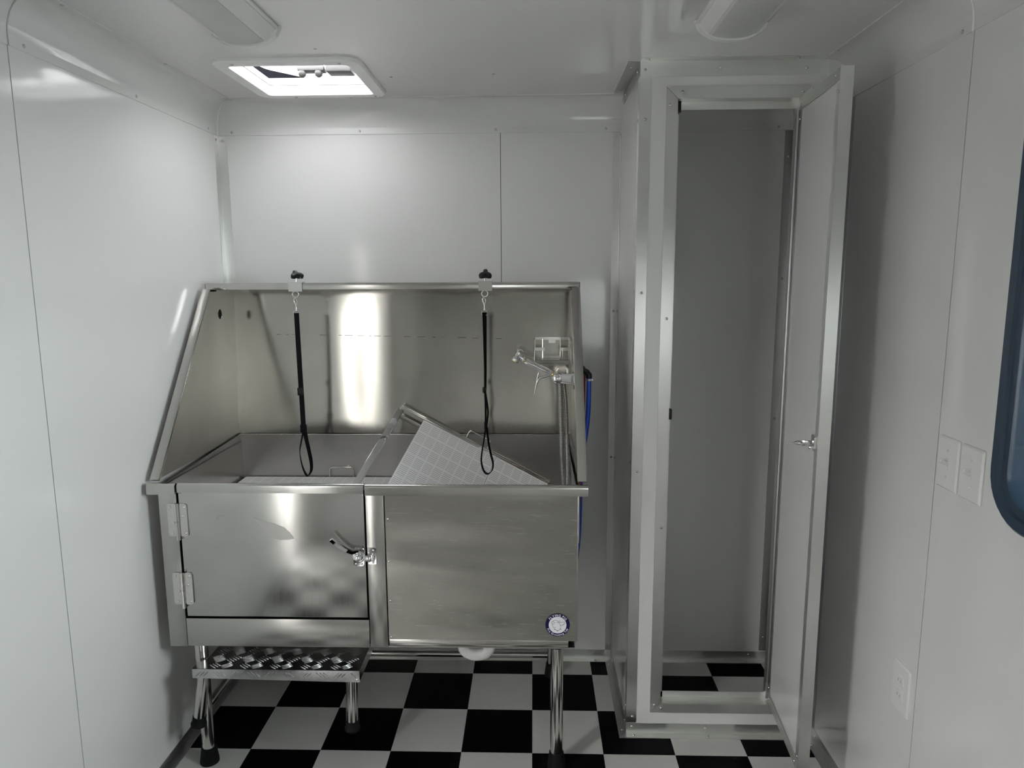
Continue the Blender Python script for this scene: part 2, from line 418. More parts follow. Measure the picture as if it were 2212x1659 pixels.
# cove rivets
for par, pts in ((t1b, [(XL+.0026, .27, 2.032), (XL+.0026, -.19, 2.032), (XL+.0026, -.65, 2.032)]),):
    rivets(par, (1, 0, 0), *pts, me=RIVW)
rivets(t1b, (0, 0, -1), (XL+.080, .245, ZC-.0028), (XL+.080, -.16, ZC-.0028), (XL+.080, -.62, ZC-.0028), me=RIVW)
rivets(t2, (0, -1, 0), (-1.085, YB-.0026, 2.031), (-.62, YB-.0026, 2.031), (-.13, YB-.0026, 2.031), (.262, YB-.0026, 2.031), me=RIVW)
rivets(t2, (0, 0, -1), (-1.045, YB-.080, ZC-.0028), (-.63, YB-.080, ZC-.0028), (-.13, YB-.080, ZC-.0028), (.245, YB-.080, ZC-.0028), me=RIVW)
rivets(t3, (0, -1, 0), (.87, YB-.0026, 2.031), me=RIVW)
rivets(t5, (-1, 0, 0), (XR-.0026, -.66, 2.031), me=RIVW)
rivets(t5, (0, 0, -1), (XR-.080, -.20, ZC-.0028), (XR-.080, -.62, ZC-.0028), me=RIVW)
rivets(ceil, (0, 0, -1), (-.44, .02, ZC), (-.12, .0, ZC), (-.59, -.27, ZC), me=RIVW)

# angle trims: L-section along a line, legs along d1 and d2 from the corner
def angle(name, p0, p1, d1, d2, w1, w2, t=.0018, mat='alu', m0=None, m1=None):
    p0, p1, d1, d2 = Vector(p0), Vector(p1), Vector(d1), Vector(d2)
    pr = [(0, 0), (w1, 0), (w1, t), (t, t), (t, w2), (0, w2)]
    ax = (p1-p0).normalized()
    def L(p, mi, sg):
        out = []
        for a, b in pr:
            q = p + d1*a + d2*b
            if mi: q = q + ax*sg*(mi[0]*a + mi[1]*b)
            out.append(q)
        return out
    return struct(mk(name, sweep(bm_new(), L(p0, m0, 1), L(p1, m1, -1)), mat, smooth=0))
X, Y, Z = Vector((1, 0, 0)), Vector((0, 1, 0)), Vector((0, 0, 1))
# baseboards (angle on wall and floor)
bl = angle('baseboard_left', (XL, YR, 0), (XL, YB, 0), Z, X, .034, .026, mat='alud', m1=(0, 1))
bb = angle('baseboard_back', (XL, YB, 0), (CX, YB, 0), Z, -Y, .040, .024, mat='aluh', m0=(0, 1), m1=(0, 1))
bc = angle('baseboard_closet', (CX+.03, YB, 0), (XR, YB, 0), Z, -Y, .040, .024, mat='aluh', m1=(0, 1))
br = angle('baseboard_right', (XR, YR, 0), (XR, CY, 0), Z, -X, .042, .026, mat='alud', m1=(0, 1))
br2 = angle('baseboard_right_inner', (XR, CY+.03, 0), (XR, YB, 0), Z, -X, .042, .026, mat='alud', m1=(0, 1))
bp = angle('baseboard_partition', (CX, CY-.0005, 0), (CX, YB, 0), Z, -X, .042, .026, mat='alud', m0=(0, -1), m1=(0, 1))
bf = angle('baseboard_front', (CX, CY, 0), (XR, CY, 0), Z, -Y, .038, .027, mat='aluh', m0=(0, -1), m1=(0, 1))
rivets(bb, (0, -1, 0), (-.35, YB-.002, .022), (.245, YB-.002, .026)); rivets(bb, (0, 0, 1), (.25, YB-.016, .002))
rivets(bp, (-1, 0, 0), (CX-.002, .30, .024), (CX-.002, -.09, .028)); rivets(bp, (0, 0, 1), (CX-.015, .30, .002), (CX-.013, -.105, .002))
rivets(bf, (0, -1, 0), (.332, CY-.002, .026), (.575, CY-.002, .024)); rivets(bf, (0, 0, 1), (.338, CY-.013, .002), (.583, CY-.015, .002))
rivets(bc, (0, -1, 0), (.855, YB-.002, .026)); rivets(bc, (0, 0, 1), (.845, YB-.015, .002))
rivets(br, (-1, 0, 0), (XR-.002, -.16, .026)); rivets(br, (0, 0, 1), (XR-.016, -.17, .002))
# corner angles
k1 = angle('trim_11', (XL, YB, .040), (XL, YB, 2.019), X, -Y, .034, .030, mat='alu')
rivets(k1, (0, -1, 0), (XL+.020, YB-.0022, 2.004)); rivets(k1, (1, 0, 0), (XL+.0022, YB-.020, 2.004))
k2 = angle('trim_12', (CX, YB, .041), (CX, YB, 2.019), -X, -Y, .026, .026, mat='alu')
for z in (2.006, 1.385, .83, .065):
    rivets(k2, (0, -1, 0), (CX-.015, YB-.0022, z)); rivets(k2, (-1, 0, 0), (CX-.0022, YB-.014, z))
k3 = angle('trim_13', (XR, YB, .044), (XR, YB, 2.019), -X, -Y, .030, .030, mat='alud')
rivets(k3, (0, -1, 0), (XR-.016, YB-.0022, 1.93), (XR-.016, YB-.0022, 1.50), (XR-.016, YB-.0022, .98), (XR-.016, YB-.0022, .10))
k4 = angle('trim_14', (XR, CY, .043), (XR, CY, 2.019), -X, -Y, .030, .026, mat='alud')
# closet outside corner post and top angles
k5 = angle('trim_15', (CX-.002, CY-.002, .040), (CX-.002, CY-.002, 2.086), X, Y, .033, .034, mat='alu')
rivets(k5, (0, -1, 0), (.331, CY-.002, 1.967), (.331, CY-.002, 1.463), (.331, CY-.002, .905), (.333, CY-.002, .062))
rivets(k5, (-1, 0, 0), (CX-.002, CY+.020, 1.967), (CX-.002, CY+.020, 1.47), (CX-.002, CY+.020, .93), (CX-.002, CY+.020, .09))
k6 = angle('trim_16', (CX-.001, CY, ZC), (XR-.07, CY, ZC), -Z, -Y, .045, .036, mat='aluh')
rivets(k6, (0, -1, 0), (.328, CY-.002, 2.104), (.79, CY-.002, 2.104), (.545, CY-.002, 2.108)); rivets(k6, (0, 0, -1), (.335, CY-.018, ZC-.002), (.76, CY-.018, ZC-.002))
k7 = angle('trim_17', (CX, CY+.002, ZC), (CX, YB-.090, ZC), -Z, -X, .036, .036, mat='alud')
rivets(k7, (0, 0, -1), (CX-.020, CY+.06, ZC-.002), (CX-.020, .20, ZC-.002)); rivets(k7, (-1, 0, 0), (CX-.002, CY+.05, ZC-.018), (CX-.002, .21, ZC-.016))
# closet door frame: four mitred face bars with jamb returns
fr = struct(mk('trim_18', plate(bm_new(), 'y', CY-.0008, CY, [.392, OX0-.001, OX1+.001, .808], [.080, OZ0-.001, OZ1+.001, 2.056], {(1, 1)}), 'seam'))
def mitre_bar(name, a0, a1, b1, b0, mat):
    pts = [(p[0], CY-.003, p[1]) for p in (a0, a1, b1, b0)]
    return mk(name, prism(bm_new(), pts, (0, .0022, 0)), mat, fr)
o0, o1, q0, q1 = .391, .809, .078, 2.057
g = .0005
bl_ = mitre_bar('frame_bar', (o0, q0+g), (o0, q1-g), (OX0, OZ1-g), (OX0, OZ0+g), 'alu')
bt_ = mitre_bar('frame_bar', (o0+g, q1), (o1-g, q1), (OX1-g, OZ1), (OX0+g, OZ1), 'aluh')
brr = mitre_bar('frame_bar', (o1, q1-g), (o1, q0+g), (OX1, OZ0+g), (OX1, OZ1-g), 'alu')
bbb = mitre_bar('frame_bar', (o1-g, q0), (o0+g, q0), (OX0+g, OZ0), (OX1-g, OZ0), 'aluh')
bx('jamb', 'alu', fr, OX0-.001, OX0+.001, CY-.002, CY+.036, OZ0, OZ1)
bx('jamb', 'alu', fr, OX1-.001, OX1+.001, CY-.002, CY+.036, OZ0, OZ1)
bx('jamb', 'aluh', fr, OX0, OX1, CY-.002, CY+.036, OZ1-.001, OZ1+.001)
bx('jamb', 'aluh', fr, OX0, OX1, CY-.002, CY+.036, OZ0-.001, OZ0+.001)
# stop flange behind the opening on left, top and bottom
bx('door_stop', 'alu', fr, OX0-.01, OX0+.012, CY+.036, CY+.038, OZ0+.02, OZ1)
bx('door_stop', 'aluh', fr, OX0+.014, OX1, CY+.036, CY+.038, OZ1-.024, OZ1+.01)
bx('door_stop', 'aluh', fr, OX0+.014, OX1-.002, CY+.036, CY+.038, OZ0-.01, OZ0+.022)
for z in (2.004, 1.085):
    bx('rubber_bumper', 'black', fr, OX0+.0012, OX0+.013, CY+.010, CY+.034, z-.016, z+.016, bev=.001)
rivets(fr, (0, -1, 0), (.402, CY-.003, 2.006), (.409, CY-.003, 1.385), (.412, CY-.003, .72), (.405, CY-.003, .105), (.437, CY-.003, 2.042), (.783, CY-.003, 2.040), (.428, CY-.003, .094))

# closet door, hinged on the right jamb and standing open
dA, dB = Vector((.7735, CY-.008, 0)), Vector((.747, -.470, 0))
ds = (dB-dA).normalized(); dn = Vector((-ds.y, ds.x, 0)); dw = (dB-dA).length
if dn.x < 0: dn = -dn
def dp(s, n, z): return dA + ds*s + dn*n + Z*z
DZ0, DZ1 = .132, 2.014
door = struct(mk('door_1', sweep(bm_new(), [dp(s, n, DZ0+.004) for s, n in ((.003, .002), (dw-.003, .002), (dw-.003, .028), (.003, .028))], [dp(s, n, DZ1-.004) for s, n in ((.003, .002), (dw-.003, .002), (dw-.003, .028), (.003, .028))]), 'panel'),
              'white closet door with aluminium edging standing open')
def dbar(name, s0, s1, n0, n1, z0, z1, mat='alu', bev=0):
    return mk(name, sweep(bm_new(), [dp(s, n, z0) for s, n in ((s0, n0), (s1, n0), (s1, n1), (s0, n1))], [dp(s, n, z1) for s, n in ((s0, n0), (s1, n0), (s1, n1), (s0, n1))]), mat, door)
fw_ = .030
dbar('edge_channel', 0, fw_*.75, 0, .0018, DZ0, DZ1, 'alud'); dbar('edge_channel', dw-fw_*.8, dw, 0, .0018, DZ0, DZ1)
dbar('edge_channel', 0, dw-.0, -.0014, .0004, DZ1-fw_, DZ1, 'aluh'); dbar('edge_channel', 0, dw, -.0014, .0004, DZ0, DZ0+fw_, 'aluh')
dbar('edge_cap', dw-.001, dw+.0012, 0, .031, DZ0-.001, DZ1+.002); dbar('edge_cap', 0, dw, .0, .031, DZ1-.002, DZ1+.001, 'aluh')
dbar('edge_cap', 0, dw, .0, .031, DZ0-.001, DZ0+.002, 'aluh'); dbar('edge_channel', dw-fw_, dw, .0292, .031, DZ0, DZ1)
for s, z in ((.022, DZ1-.018), (dw-.03, DZ1-.014), (.018, DZ0+.014), (dw-.028, DZ0+.013)): rivet(door, dp(s, -.0014, z), -dn)
for s, z in ((.010, DZ1-.055), (dw-.010, DZ1-.055), (.010, DZ0+.05), (dw-.010, DZ0+.04)): rivet(door, dp(s, 0, z), -dn)
bm = bm_new(); tube(bm, [dp(.004, -.004, DZ0+.01), dp(.004, -.004, DZ1-.02)], .0045, 8); mk('hinge', bm, 'alud', door, 50)
# cam latch on the inside of the door
lat = mk('latch', loft(bm_new(), [rrect(dp(dw-.022, -.001, 1.078), ds, Z, .013, .020, .005), rrect(dp(dw-.022, -.006, 1.078), ds, Z, .013, .020, .005)], True, True), 'chrome', door)
lc = dp(dw-.025, 0, 1.075)
mk('cam_arm', obox(bm_new(), lc - dn*.018, -dn, Z, ds, .016, .0075, .0012, .0005), 'nickel', lat)
bm = bm_new(); lathe(bm, lc - dn*.032, -dn, [(.0062, 0), (.0066, .004), (.0060, .012), (.0035, .018), (.002, .020), (.0018, .034)], 14); mk('cam_tip', bm, 'chrome', lat, 50)
bm = bm_new(); obox(bm, lc - dn*.008 - Z*.012 + ds*.004, -dn, Z, ds, .008, .004, .002, .001); mk('cam_stop', bm, 'chrome', lat)

# window on the right wall: rounded navy frame, gasket, sliding glass
wc_ = Vector((XR, (WY0+WY1)/2, (WZ0+WZ1)/2)); hu, hv = (WY1-WY0)/2, (WZ1-WZ0)/2
def wl_(x, inset, r): return rrect(wc_ + X*x, Y, Z, hu-inset, hv-inset, r, 8)
win = struct(mk('window_1', loft(bm_new(), [wl_(.0, .0, .105), wl_(-.012, .001, .104), wl_(-.016, .006, .100), wl_(-.016, .026, .080), wl_(-.010, .030, .076), wl_(-.010, .046, .060), wl_(-.002, .050, .056), wl_(.045, .050, .056), wl_(.045, .02, .08), wl_(0, .02, .08)], closed=True), 'navy', smooth=30),
             'navy framed rounded window in the white wall beside switches')
mk('glass_pane', loft(bm_new(), [wl_(.030, .049, .057), wl_(.034, .049, .057)], True, True), 'glass', win)
bx('sash_bar', 'navy', win, XR+.018, XR+.030, wc_.y-.012, wc_.y+.012, WZ0+.05, WZ1-.05)
# side doorway (behind the camera) : aluminium jambs
df_ = struct(mk('door_2', plate(bm_new(), 'x', XL-.052, XL+.004, [DY0-.03, DY0+.004, DY1-.004, DY1+.03], [0, DZ-.004, DZ+.03], {(1, 0)}), 'alu'), 'open side doorway with aluminium jambs')

# ------------------------------------------------------------------ outside
MAT['added_wall'] = principled('added_wall_pale', (.80, .79, .76), .9)[0]  # pale surface of the two added outside walls
struct(mk('wall_added_side', box(bm_new(), -4.7, -4.3, -9, 5, -.55, 2.4), 'added_wall'))  # added unseen wall, cuts the sky light entering the side doorway
struct(mk('wall_added_rear', box(bm_new(), -4, 6, -8.4, -8.0, -.55, 4.2), 'added_wall'))  # added unseen wall, dims what the rear window lets in
struct(mk('ground', box(bm_new(), -14, 14, -14, 14, -.62, -.55), 'ground'))
def mesh_thing(name, bm, mat, label, cat, origin, **k): return tag(mk(name, bm, mat, None, origin=origin, **k), label, cat)

# ------------------------------------------------------------------ roof vent
vent = thing('roof_vent', (-.707, .018, ZC), 'white roof vent with open translucent lid in the ceiling', 'vent')
vc = Vector(((VX0+VX1)/2, (VY0+VY1)/2, ZC)); vu, vv = (VX1-VX0)/2, (VY1-VY0)/2
def vl(z, ex, r): return rrect(vc + Z*z, X, Y, vu+ex, vv+ex, r, 6)
mk('garnish_frame', loft(bm_new(), [vl(0, .040, .045), vl(-.006, .0395, .045), vl(-.011, .035, .042), vl(-.012, .010, .020), vl(-.011, -.001, .014), vl(.0, -.004, .012), vl(.020, -.005, .012), vl(.020, -.001, .012), vl(0, .0, .012)], closed=True), 'ventwhite', vent, smooth=30)
mk('well_wall', loft(bm_new(), [vl(.0205, -.009, .012), vl(.032, -.011, .012), vl(.032, .004, .012), vl(.0205, .004, .012)], closed=True), 'ventwhite', vent)
# lid tilts: far-right low, near-left high
lid_c = vc + Z*.066
bm = bm_new(); lu, lv = Vector((1, 0, -.22)).normalized(), Vector((0, 1, -.02)).normalized(); ln = lu.cross(lv)
loft(bm, [rrect(lid_c - ln*.022, lu, lv, vu+.03, vv+.03, .03), rrect(lid_c, lu, lv, vu+.028, vv+.028, .03), rrect(lid_c + ln*.012, lu, lv, vu-.03, vv-.03, .03), rrect(lid_c + ln*.009, lu, lv, vu-.03, vv-.03, .03), rrect(lid_c - ln*.003, lu, lv, vu+.025, vv+.025, .03), rrect(lid_c - ln*.022, lu, lv, vu+.027, vv+.027, .03)], True, False)
bm.faces.ensure_lookup_table(); bmesh.ops.delete(bm, geom=[f for f in bm.faces if len(f.verts) > 4], context='FACES')
R_ = rrect(lid_c + ln*.0105, lu, lv, vu-.03, vv-.03, .03); bm.faces.new([bm.verts.new(p) for p in R_])
mk('lid', bm, 'lid', vent)
bm = bm_new(); obox(bm, (-.690, .03, ZC+.028), X, Y, Z, .042, .020, .008, .003); mo = mk('crank_housing', bm, 'ventgrey', vent)
for dx in (-.022, .018):
    bm = bm_new(); lathe(bm, (-.690+dx*1.3, .02, ZC+.020), -Z, [(.012, 0), (.013, .006), (.010, .014), (.004, .018)], 14); mk('crank_knob', bm, 'ventgrey', mo, 50)
tb('lift_arm', 'plastic', vent, [(-.60, .03, ZC+.05), (-.62, .05, ZC+.07), (-.68, .04, ZC+.088)], .007, 8)
bm = bm_new(); obox(bm, (-.600, .03, ZC+.030), X, Y, Z, .040, .03, .016, .004); mk('motor_cover', bm, 'ventgrey', vent)
for x, y in ((-.86, -.175), (-.55, -.175), (-.53, .207), (-.80, .21)): rivet(vent, (x, y, ZC-.0118), -Z, RIVW, 'screw')
mesh_thing('vent_gap_box', box(bm_new(), -1.05, -.62, .42, .70, ZC+.046, ZC+.42, .02), 'gapdark', 'added dark box that blackens the vent gap', 'box', (-.83, .56, ZC+.046))  # box added so the gap under the lid looks dark

# ------------------------------------------------------------------ ceiling lamps (off)
def lamp(xc, yend, label):
    t = thing('ceiling_lamp', (xc, yend-.24, ZC), label, 'lamp', 'ceiling lamps')
    L = .48; y1, y0 = yend, yend-L
    def prof(y, wx, drop):  # half section outline at a station
        return [(xc-wx, y, ZC), (xc-wx, y, ZC-.010), (xc-wx*.93, y, ZC-.014), (xc-wx*.72, y, ZC-drop*.92), (xc-wx*.5, y, ZC-drop), (xc+wx*.5, y, ZC-drop), (xc+wx*.72, y, ZC-drop*.92), (xc+wx*.93, y, ZC-.014), (xc+wx, y, ZC-.010), (xc+wx, y, ZC)]
    mk('base', box(bm_new(), xc-.088, xc+.088, y0, y1, ZC-.008, ZC, .003), 'plastic', t)
    mk('reflector', loft(bm_new(), [prof(y0+.01, .080, .036), prof(y1-.012, .080, .036)], True, True), 'plastic', t, smooth=25)
    # lens: shallow bowed cover between the side rails
    rows = []
    for y in (y0+.012, y1-.014):
        rows.append([(xc + .058*math.sin(a), y, ZC-.034-.010*math.cos(a*1.35)) for a in [(-1+2*k/10)*1.0 for k in range(11)]] + [(xc+.049, y, ZC-.030), (xc-.049, y, ZC-.030)])
    mk('lens', loft(bm_new(), rows, True, True), 'lens', t, smooth=25)
    for ya, yb in ((y1-.014, y1+.004), (y0-.004, y0+.014)):
        mk('end_cap', loft(bm_new(), [[(xc + .090*s, y, ZC - (.0 if abs(s) > .999 else .012 + .036*(1-abs(s)**2.6))) for s in [-1+2*k/16 for k in range(17)]] for y in (ya, yb)], True, True), 'plastic', t, smooth=25)
    return t
lamp(-.712, -.445, 'unlit white strip lamp on the ceiling beside the roof vent')
lamp(.487, -.440, 'unlit white strip lamp on the ceiling in front of the closet')

# ------------------------------------------------------------------ switches and outlet on the right wall
def plate_thing(name, yc, zc, hy, hz, label, cat, group=None):
    t = thing(name, (XR, yc, zc-hz), label, cat, group)
    c = Vector((XR, yc, zc))
    mk('cover_plate', loft(bm_new(), [rrect(c, Y, Z, hy, hz, .004), rrect(c - X*.003, Y, Z, hy, hz, .004), rrect(c - X*.0062, Y, Z, hy-.004, hz-.004, .003)], True, True), 'plastic', t, smooth=25)
    return t, c
def switch(yc, zc, label):
    t, c = plate_thing('light_switch', yc, zc, .0385, .0585, label, 'switch', 'switches by the window')
    bx('toggle_slot', 'plastic', t, XR-.0075, XR-.006, yc-.0055, yc+.0055, zc-.0125, zc+.0125)
    mk('toggle', obox(bm_new(), (XR-.013, yc, zc+.004), V(-1, 0, .55), Y, V(.55, 0, 1), .009, .0040, .0045, .001), 'plastic', t)
    for dz in (-.030, .030): rivet(t, (XR-.006, yc, zc+dz), -X, SCRW, 'screw')
switch(-.7515, 1.1025, 'white toggle switch beside the wall seam, farther from the window')
switch(-.8365, 1.1025, 'white toggle switch nearest the navy window frame')
t, c = plate_thing('power_outlet', -.6405, .4945, .040, .064, 'white power outlet low on the wall near the panel seam', 'outlet')
for dz in (-.0195, .0195):
    f = mk('socket', loft(bm_new(), [rrect(c + Z*dz - X*.006, Y, Z, .0165, .0140, .010), rrect(c + Z*dz - X*.0085, Y, Z, .0160, .0135, .010)], True, True), 'plastic', t)
    for dy in (-.006, .006): bx('slot', 'slotgrey', f, XR-.0088, XR-.0084, c.y+dy-.001, c.y+dy+.001, c.z+dz-.002, c.z+dz+.006)
rivet(t, c - X*.006, -X, SCRW, 'screw')

# ------------------------------------------------------------------ grooming tub
TX0, TX1, TF, TBK = -1.105, .145, -.330, .310       # side sheets, front face, back sheet
tub = thing('grooming_tub', (-.48, 0, 0), 'stainless steel dog grooming tub with high back and side door', 'tub')
def sheet(name, mat, fn, nu, nv, th, parent=tub):
    """thin solid sheet from a grid function fn(u,v)->(point); th = thickness vector"""
    bm = bm_new(); th = Vector(th)
    A = [[bm.verts.new(fn(i/nu, j/nv)) for j in range(nv+1)] for i in range(nu+1)]
    B = [[bm.verts.new(Vector(fn(i/nu, j/nv)) + th) for j in range(nv+1)] for i in range(nu+1)]
    for i in range(nu):
        for j in range(nv):
            bm.faces.new((A[i][j], A[i+1][j], A[i+1][j+1], A[i][j+1])); bm.faces.new((B[i][j], B[i][j+1], B[i+1][j+1], B[i+1][j]))
    for i in range(nu):
        bm.faces.new((A[i][0], B[i][0], B[i+1][0], A[i+1][0])); bm.faces.new((A[i][nv], A[i+1][nv], B[i+1][nv], B[i][nv]))
    for j in range(nv):
        bm.faces.new((A[0][j], A[0][j+1], B[0][j+1], B[0][j])); bm.faces.new((A[nu][j], B[nu][j], B[nu][j+1], A[nu][j+1]))
    return mk(name, bm, mat, parent, smooth=40)
# back sheet, slightly oil-canned
def back_fn(u, v):
    x = TX0 + (TX1-TX0)*u; e = math.sin(math.pi*u)**.6*math.sin(math.pi*v)**.5
    d = .0012*math.sin(15*u+.8*v) + .0004*math.sin(31*u+2.1+1.2*v) + .0002*math.sin(53*u+.4)
    return (x, .286 + .036*v + d*e, .934 + (1.470-.934)*v)
bp_ = sheet('back_panel', 'steel_back', back_fn, 90, 12, (0, .0015, 0))
# scuffed dashed line across the back sheet
bm = bm_new()
x = -.95
while x < -.06:
    w = random.uniform(.006, .035); z = 1.3035 - .020*(x+.95)**1.2/.9
    if random.random() < .62: box(bm, x, x+w, .286+.036*(z-.934)/.536-.0030, .286+.036*(z-.934)/.536-.0020, z-.0007, z+.0007)
    x += w + random.uniform(.004, .03)
mk('scuff_line', bm, 'scratch', bp_)['kind'] = 'stuff'
# side sheets and their sloped flanges
fa, fb = Vector((0, -.318, .926)), Vector((0, .100, 1.472))
for nm, x, s in (('left', TX0, 1), ('right', TX1, -1)):
    bm = bm_new()
    prism(bm, [(x, fa.y, fa.z), (x, .287, .926), (x, .324, 1.472), (x, fb.y, fb.z)], (-s*.0015, 0, 0))
    sp = mk('side_panel', bm, 'steel_side', tub)
    t_ = (fb-fa).normalized(); nf = Vector((0, -t_.z, t_.y))       # outward normal of the sloped edge
    xo, xi = x - s*.015, x + s*.014
    bm = bm_new(); c_ = (fa+fb)/2 + X*((xo+xi)/2) + nf*.004
    obox(bm, c_, X, nf, t_, abs(xi-xo)/2, .004, (fb-fa).length/2, .0025, 2)
    mk('sloped_flange', bm, 'steel', tub)
    if nm == 'left':
        bm = bm_new(); lathe(bm, (x+.0003, .188, 1.386), X, [(.0165, 0), (.0163, .0003)], 28); mk('hole_shade', bm, 'gap', sp)  # flat black disc, the darkness of the opening put in as colour
        bm = bm_new(); ring(bm, (x+.0008, .188, 1.386), X, .0170, .0005, 28, 6); mk('hole_rim', bm, 'steel', sp)
# top rail
rail = mk('top_rail', box(bm_new(), -1.120, .160, .122, .148, 1.4715, 1.4945, .002), 'steel', tub)
bx('rail_end', 'gap', rail, -1.1215, -1.1195, .124, .146, 1.474, 1.4925); bx('rail_end', 'gap', rail, .1595, .1615, .124, .146, 1.474, 1.4925)
for x in (-1.100, .138):
    bx('rail_bolt', 'gap', tub, x-.006, x+.006, .118, .150, 1.466, 1.472, bev=.001)
# basin
bm = bm_new()
bx0, bx1, by0, by1, bz = TX0+.006, TX1-.006, TF+.032, .279, .735
box(bm, bx0, bx1, by0, by1, bz, .930)
for v_ in bm.verts:
    if v_.co.z > .9 and v_.co.y < 0: v_.co.z = .905
top = [f for f in bm.faces if f.normal.z > .9] or [max(bm.faces, key=lambda f: f.calc_center_median().z)]
bmesh.ops.delete(bm, geom=top, context='FACES')
bmesh.ops.solidify(bm, geom=bm.faces[:], thickness=.0015)
mk('basin', bm, 'basin', tub, smooth=0)
tb('basin_bead', 'steel', tub, [(bx0+.002, by1-.001, .931), (bx1-.002, by1-.001, .931)], .0018, 8)
tb('basin_bead', 'steel', tub, [(bx0+.001, by0+.004, .908), (bx0+.001, by1-.001, .931)], .0010, 8)
# body: side sheets, bottom tray, posts, apron, front sheet
bx('body_side', 'steel', tub, -1.095, -1.0935, TF+.004, TBK+.004, .413, .905)
bx('body_side', 'steel', tub, .1285, .130, TF+.004, TBK+.004, .440, .905)
bx('body_back', 'basin', tub, -1.095, .130, TBK+.002, TBK+.004, .413, .93)
bx('bottom_tray', 'basin', tub, -1.092, .1275, TF+.010, TBK+.002, .412, .416)
bx('gap_shade_sheet', 'gap', tub, -1.092, -.44, TF+.016, TF+.018, .418, .90)  # black sheet added behind the door gaps, their shade as colour
bx('front_post', 'steel_flat', tub, -1.0955, -1.0415, TF, TF+.014, .412, .898, bev=.0015)
bx('front_post', 'steel_flat', tub, -.4840, -.4310, TF-.003, TF+.012, .417, .900, bev=.0015)
bx('apron', 'steel_flat', tub, -1.0405, -.4865, TF, TF+.012, .414, .503, bev=.0015)
def front_fn(u, v):
    e = (math.sin(math.pi*u)*math.sin(math.pi*v))**.5 if 0 < u < 1 and 0 < v < 1 else 0
    d = e*(1-.85*max(0, min(1, (u-.55)/.2))*max(0, min(1, (.45-v)/.2)))*(.0022*math.sin(9*v+1.5*math.sin(2.2*u)) + .0012*math.sin(21*v+2*u) + .0010*math.sin(5*u+1))
    return (-.4285 + (.1335+.4285)*u, TF + .002 + d, .441 + (.893-.441)*v)
fp = sheet('front_panel', 'steel_front', front_fn, 26, 40, (0, .0015, 0))
bx('panel_fold', 'steel', tub, .1315, .1345, TF+.001, TF+.022, .441, .893, bev=.0008)
rivets(fp, (0, -1, 0), (-.4215, TF+.002, .817), (-.4215, TF+.002, .687), (-.4215, TF+.002, .564), (-.4215, TF+.002, .449), me=SCR)
bx('bottom_channel', 'steel', tub, -.430, .108, TF+.004, TF+.030, .417, .4405, bev=.002)
# rolled rim, in three lengths (the middle one opens with the door)
def rim_prof(x, drop=0., fy=0.):
    r = .010; pts = [(x, TF-.014+fy, .8925-drop)]
    for k in range(7):
        a = math.pi/2*k/6; pts.append((x, TF-.014+fy+r-r*math.cos(a), .914+r*math.sin(a)))
    return pts + [(x, TF+.030, .9135), (x, TF+.030, .906), (x, TF+.0, .905), (x, TF-.009+fy, .8925-drop)]
def rim(name, x0, x1, parent, mat='steel', **k): return mk(name, sweep(bm_new(), rim_prof(x0, **k), rim_prof(x1, **k)), mat, parent, smooth=40)
rim('rim', -1.121, -1.0375, tub); rim('rim', -.4825, .1605, tub)
bx('rim_end', 'steel', tub, -1.1215, -1.1195, TF-.012, TF+.028, .893, .915, bev=.0006); bx('rim_end', 'steel', tub, .159, .161, TF-.012, TF+.028, .893, .915, bev=.0006)
# door
dr = mk('tub_door', box(bm_new(), -1.0345, -.4895, TF-.001, TF+.013, .5105, .918, .0015), 'steel_door', tub)
rim('door_rim', -1.0340, -.4875, dr, 'steel_door', fy=.006, drop=-.004)
bm = bm_new()     # faint leaf-shaped tape residue left on the door
prism(bm, [(x, TF-.0016, z) for x, z in ((-.818, .822), (-.79, .812), (-.755, .803), (-.725, .790), (-.705, .768), (-.698, .757), (-.715, .753), (-.742, .752), (-.765, .760), (-.785, .778), (-.800, .800))], (0, .0004, 0)); mk('residue_patch', bm, 'residue', dr)
bm = bm_new(); prism(bm, [(x, TF-.0016, z) for x, z in ((-.925, .821), (-.908, .826), (-.893, .827), (-.895, .822), (-.915, .815), (-.924, .814))], (0, .0004, 0)); mk('residue_patch', bm, 'residue', dr)
# hinges
for zc in (.812, .599):
    h = mk('hinge', tube(bm_new(), [(-1.0400, TF-.006, zc-.060), (-1.0400, TF-.006, zc-.004)], .0062, 14), 'nickel', tub, 50)
    mk('barrel', tube(bm_new(), [(-1.0400, TF-.006, zc-.003), (-1.0400, TF-.006, zc+.052)], .0066, 14), 'nickel', h, 50)
    mk('leaf', loft(bm_new(), [rrect((-1.0565, TF-.0005, zc), X, Z, .0135, .050, .008), rrect((-1.0565, TF-.0030, zc), X, Z, .0135, .050, .008)], True, True), 'nickel', h)
    mk('leaf', loft(bm_new(), [rrect((-1.0235, TF-.0015, zc), X, Z, .0125, .050, .008), rrect((-1.0235, TF-.0040, zc), X, Z, .0125, .050, .008)], True, True), 'nickel', h)
    rivets(h, (0, -1, 0), (-1.0605, TF-.003, zc+.040), (-1.0520, TF-.003, zc-.008), (-1.0575, TF-.003, zc-.040), me=SCR, name='screw')
    rivets(h, (0, -1, 0), (-1.0195, TF-.004, zc+.040), (-1.0250, TF-.004, zc+.012), (-1.0185, TF-.004, zc-.040), me=SCR, name='screw')
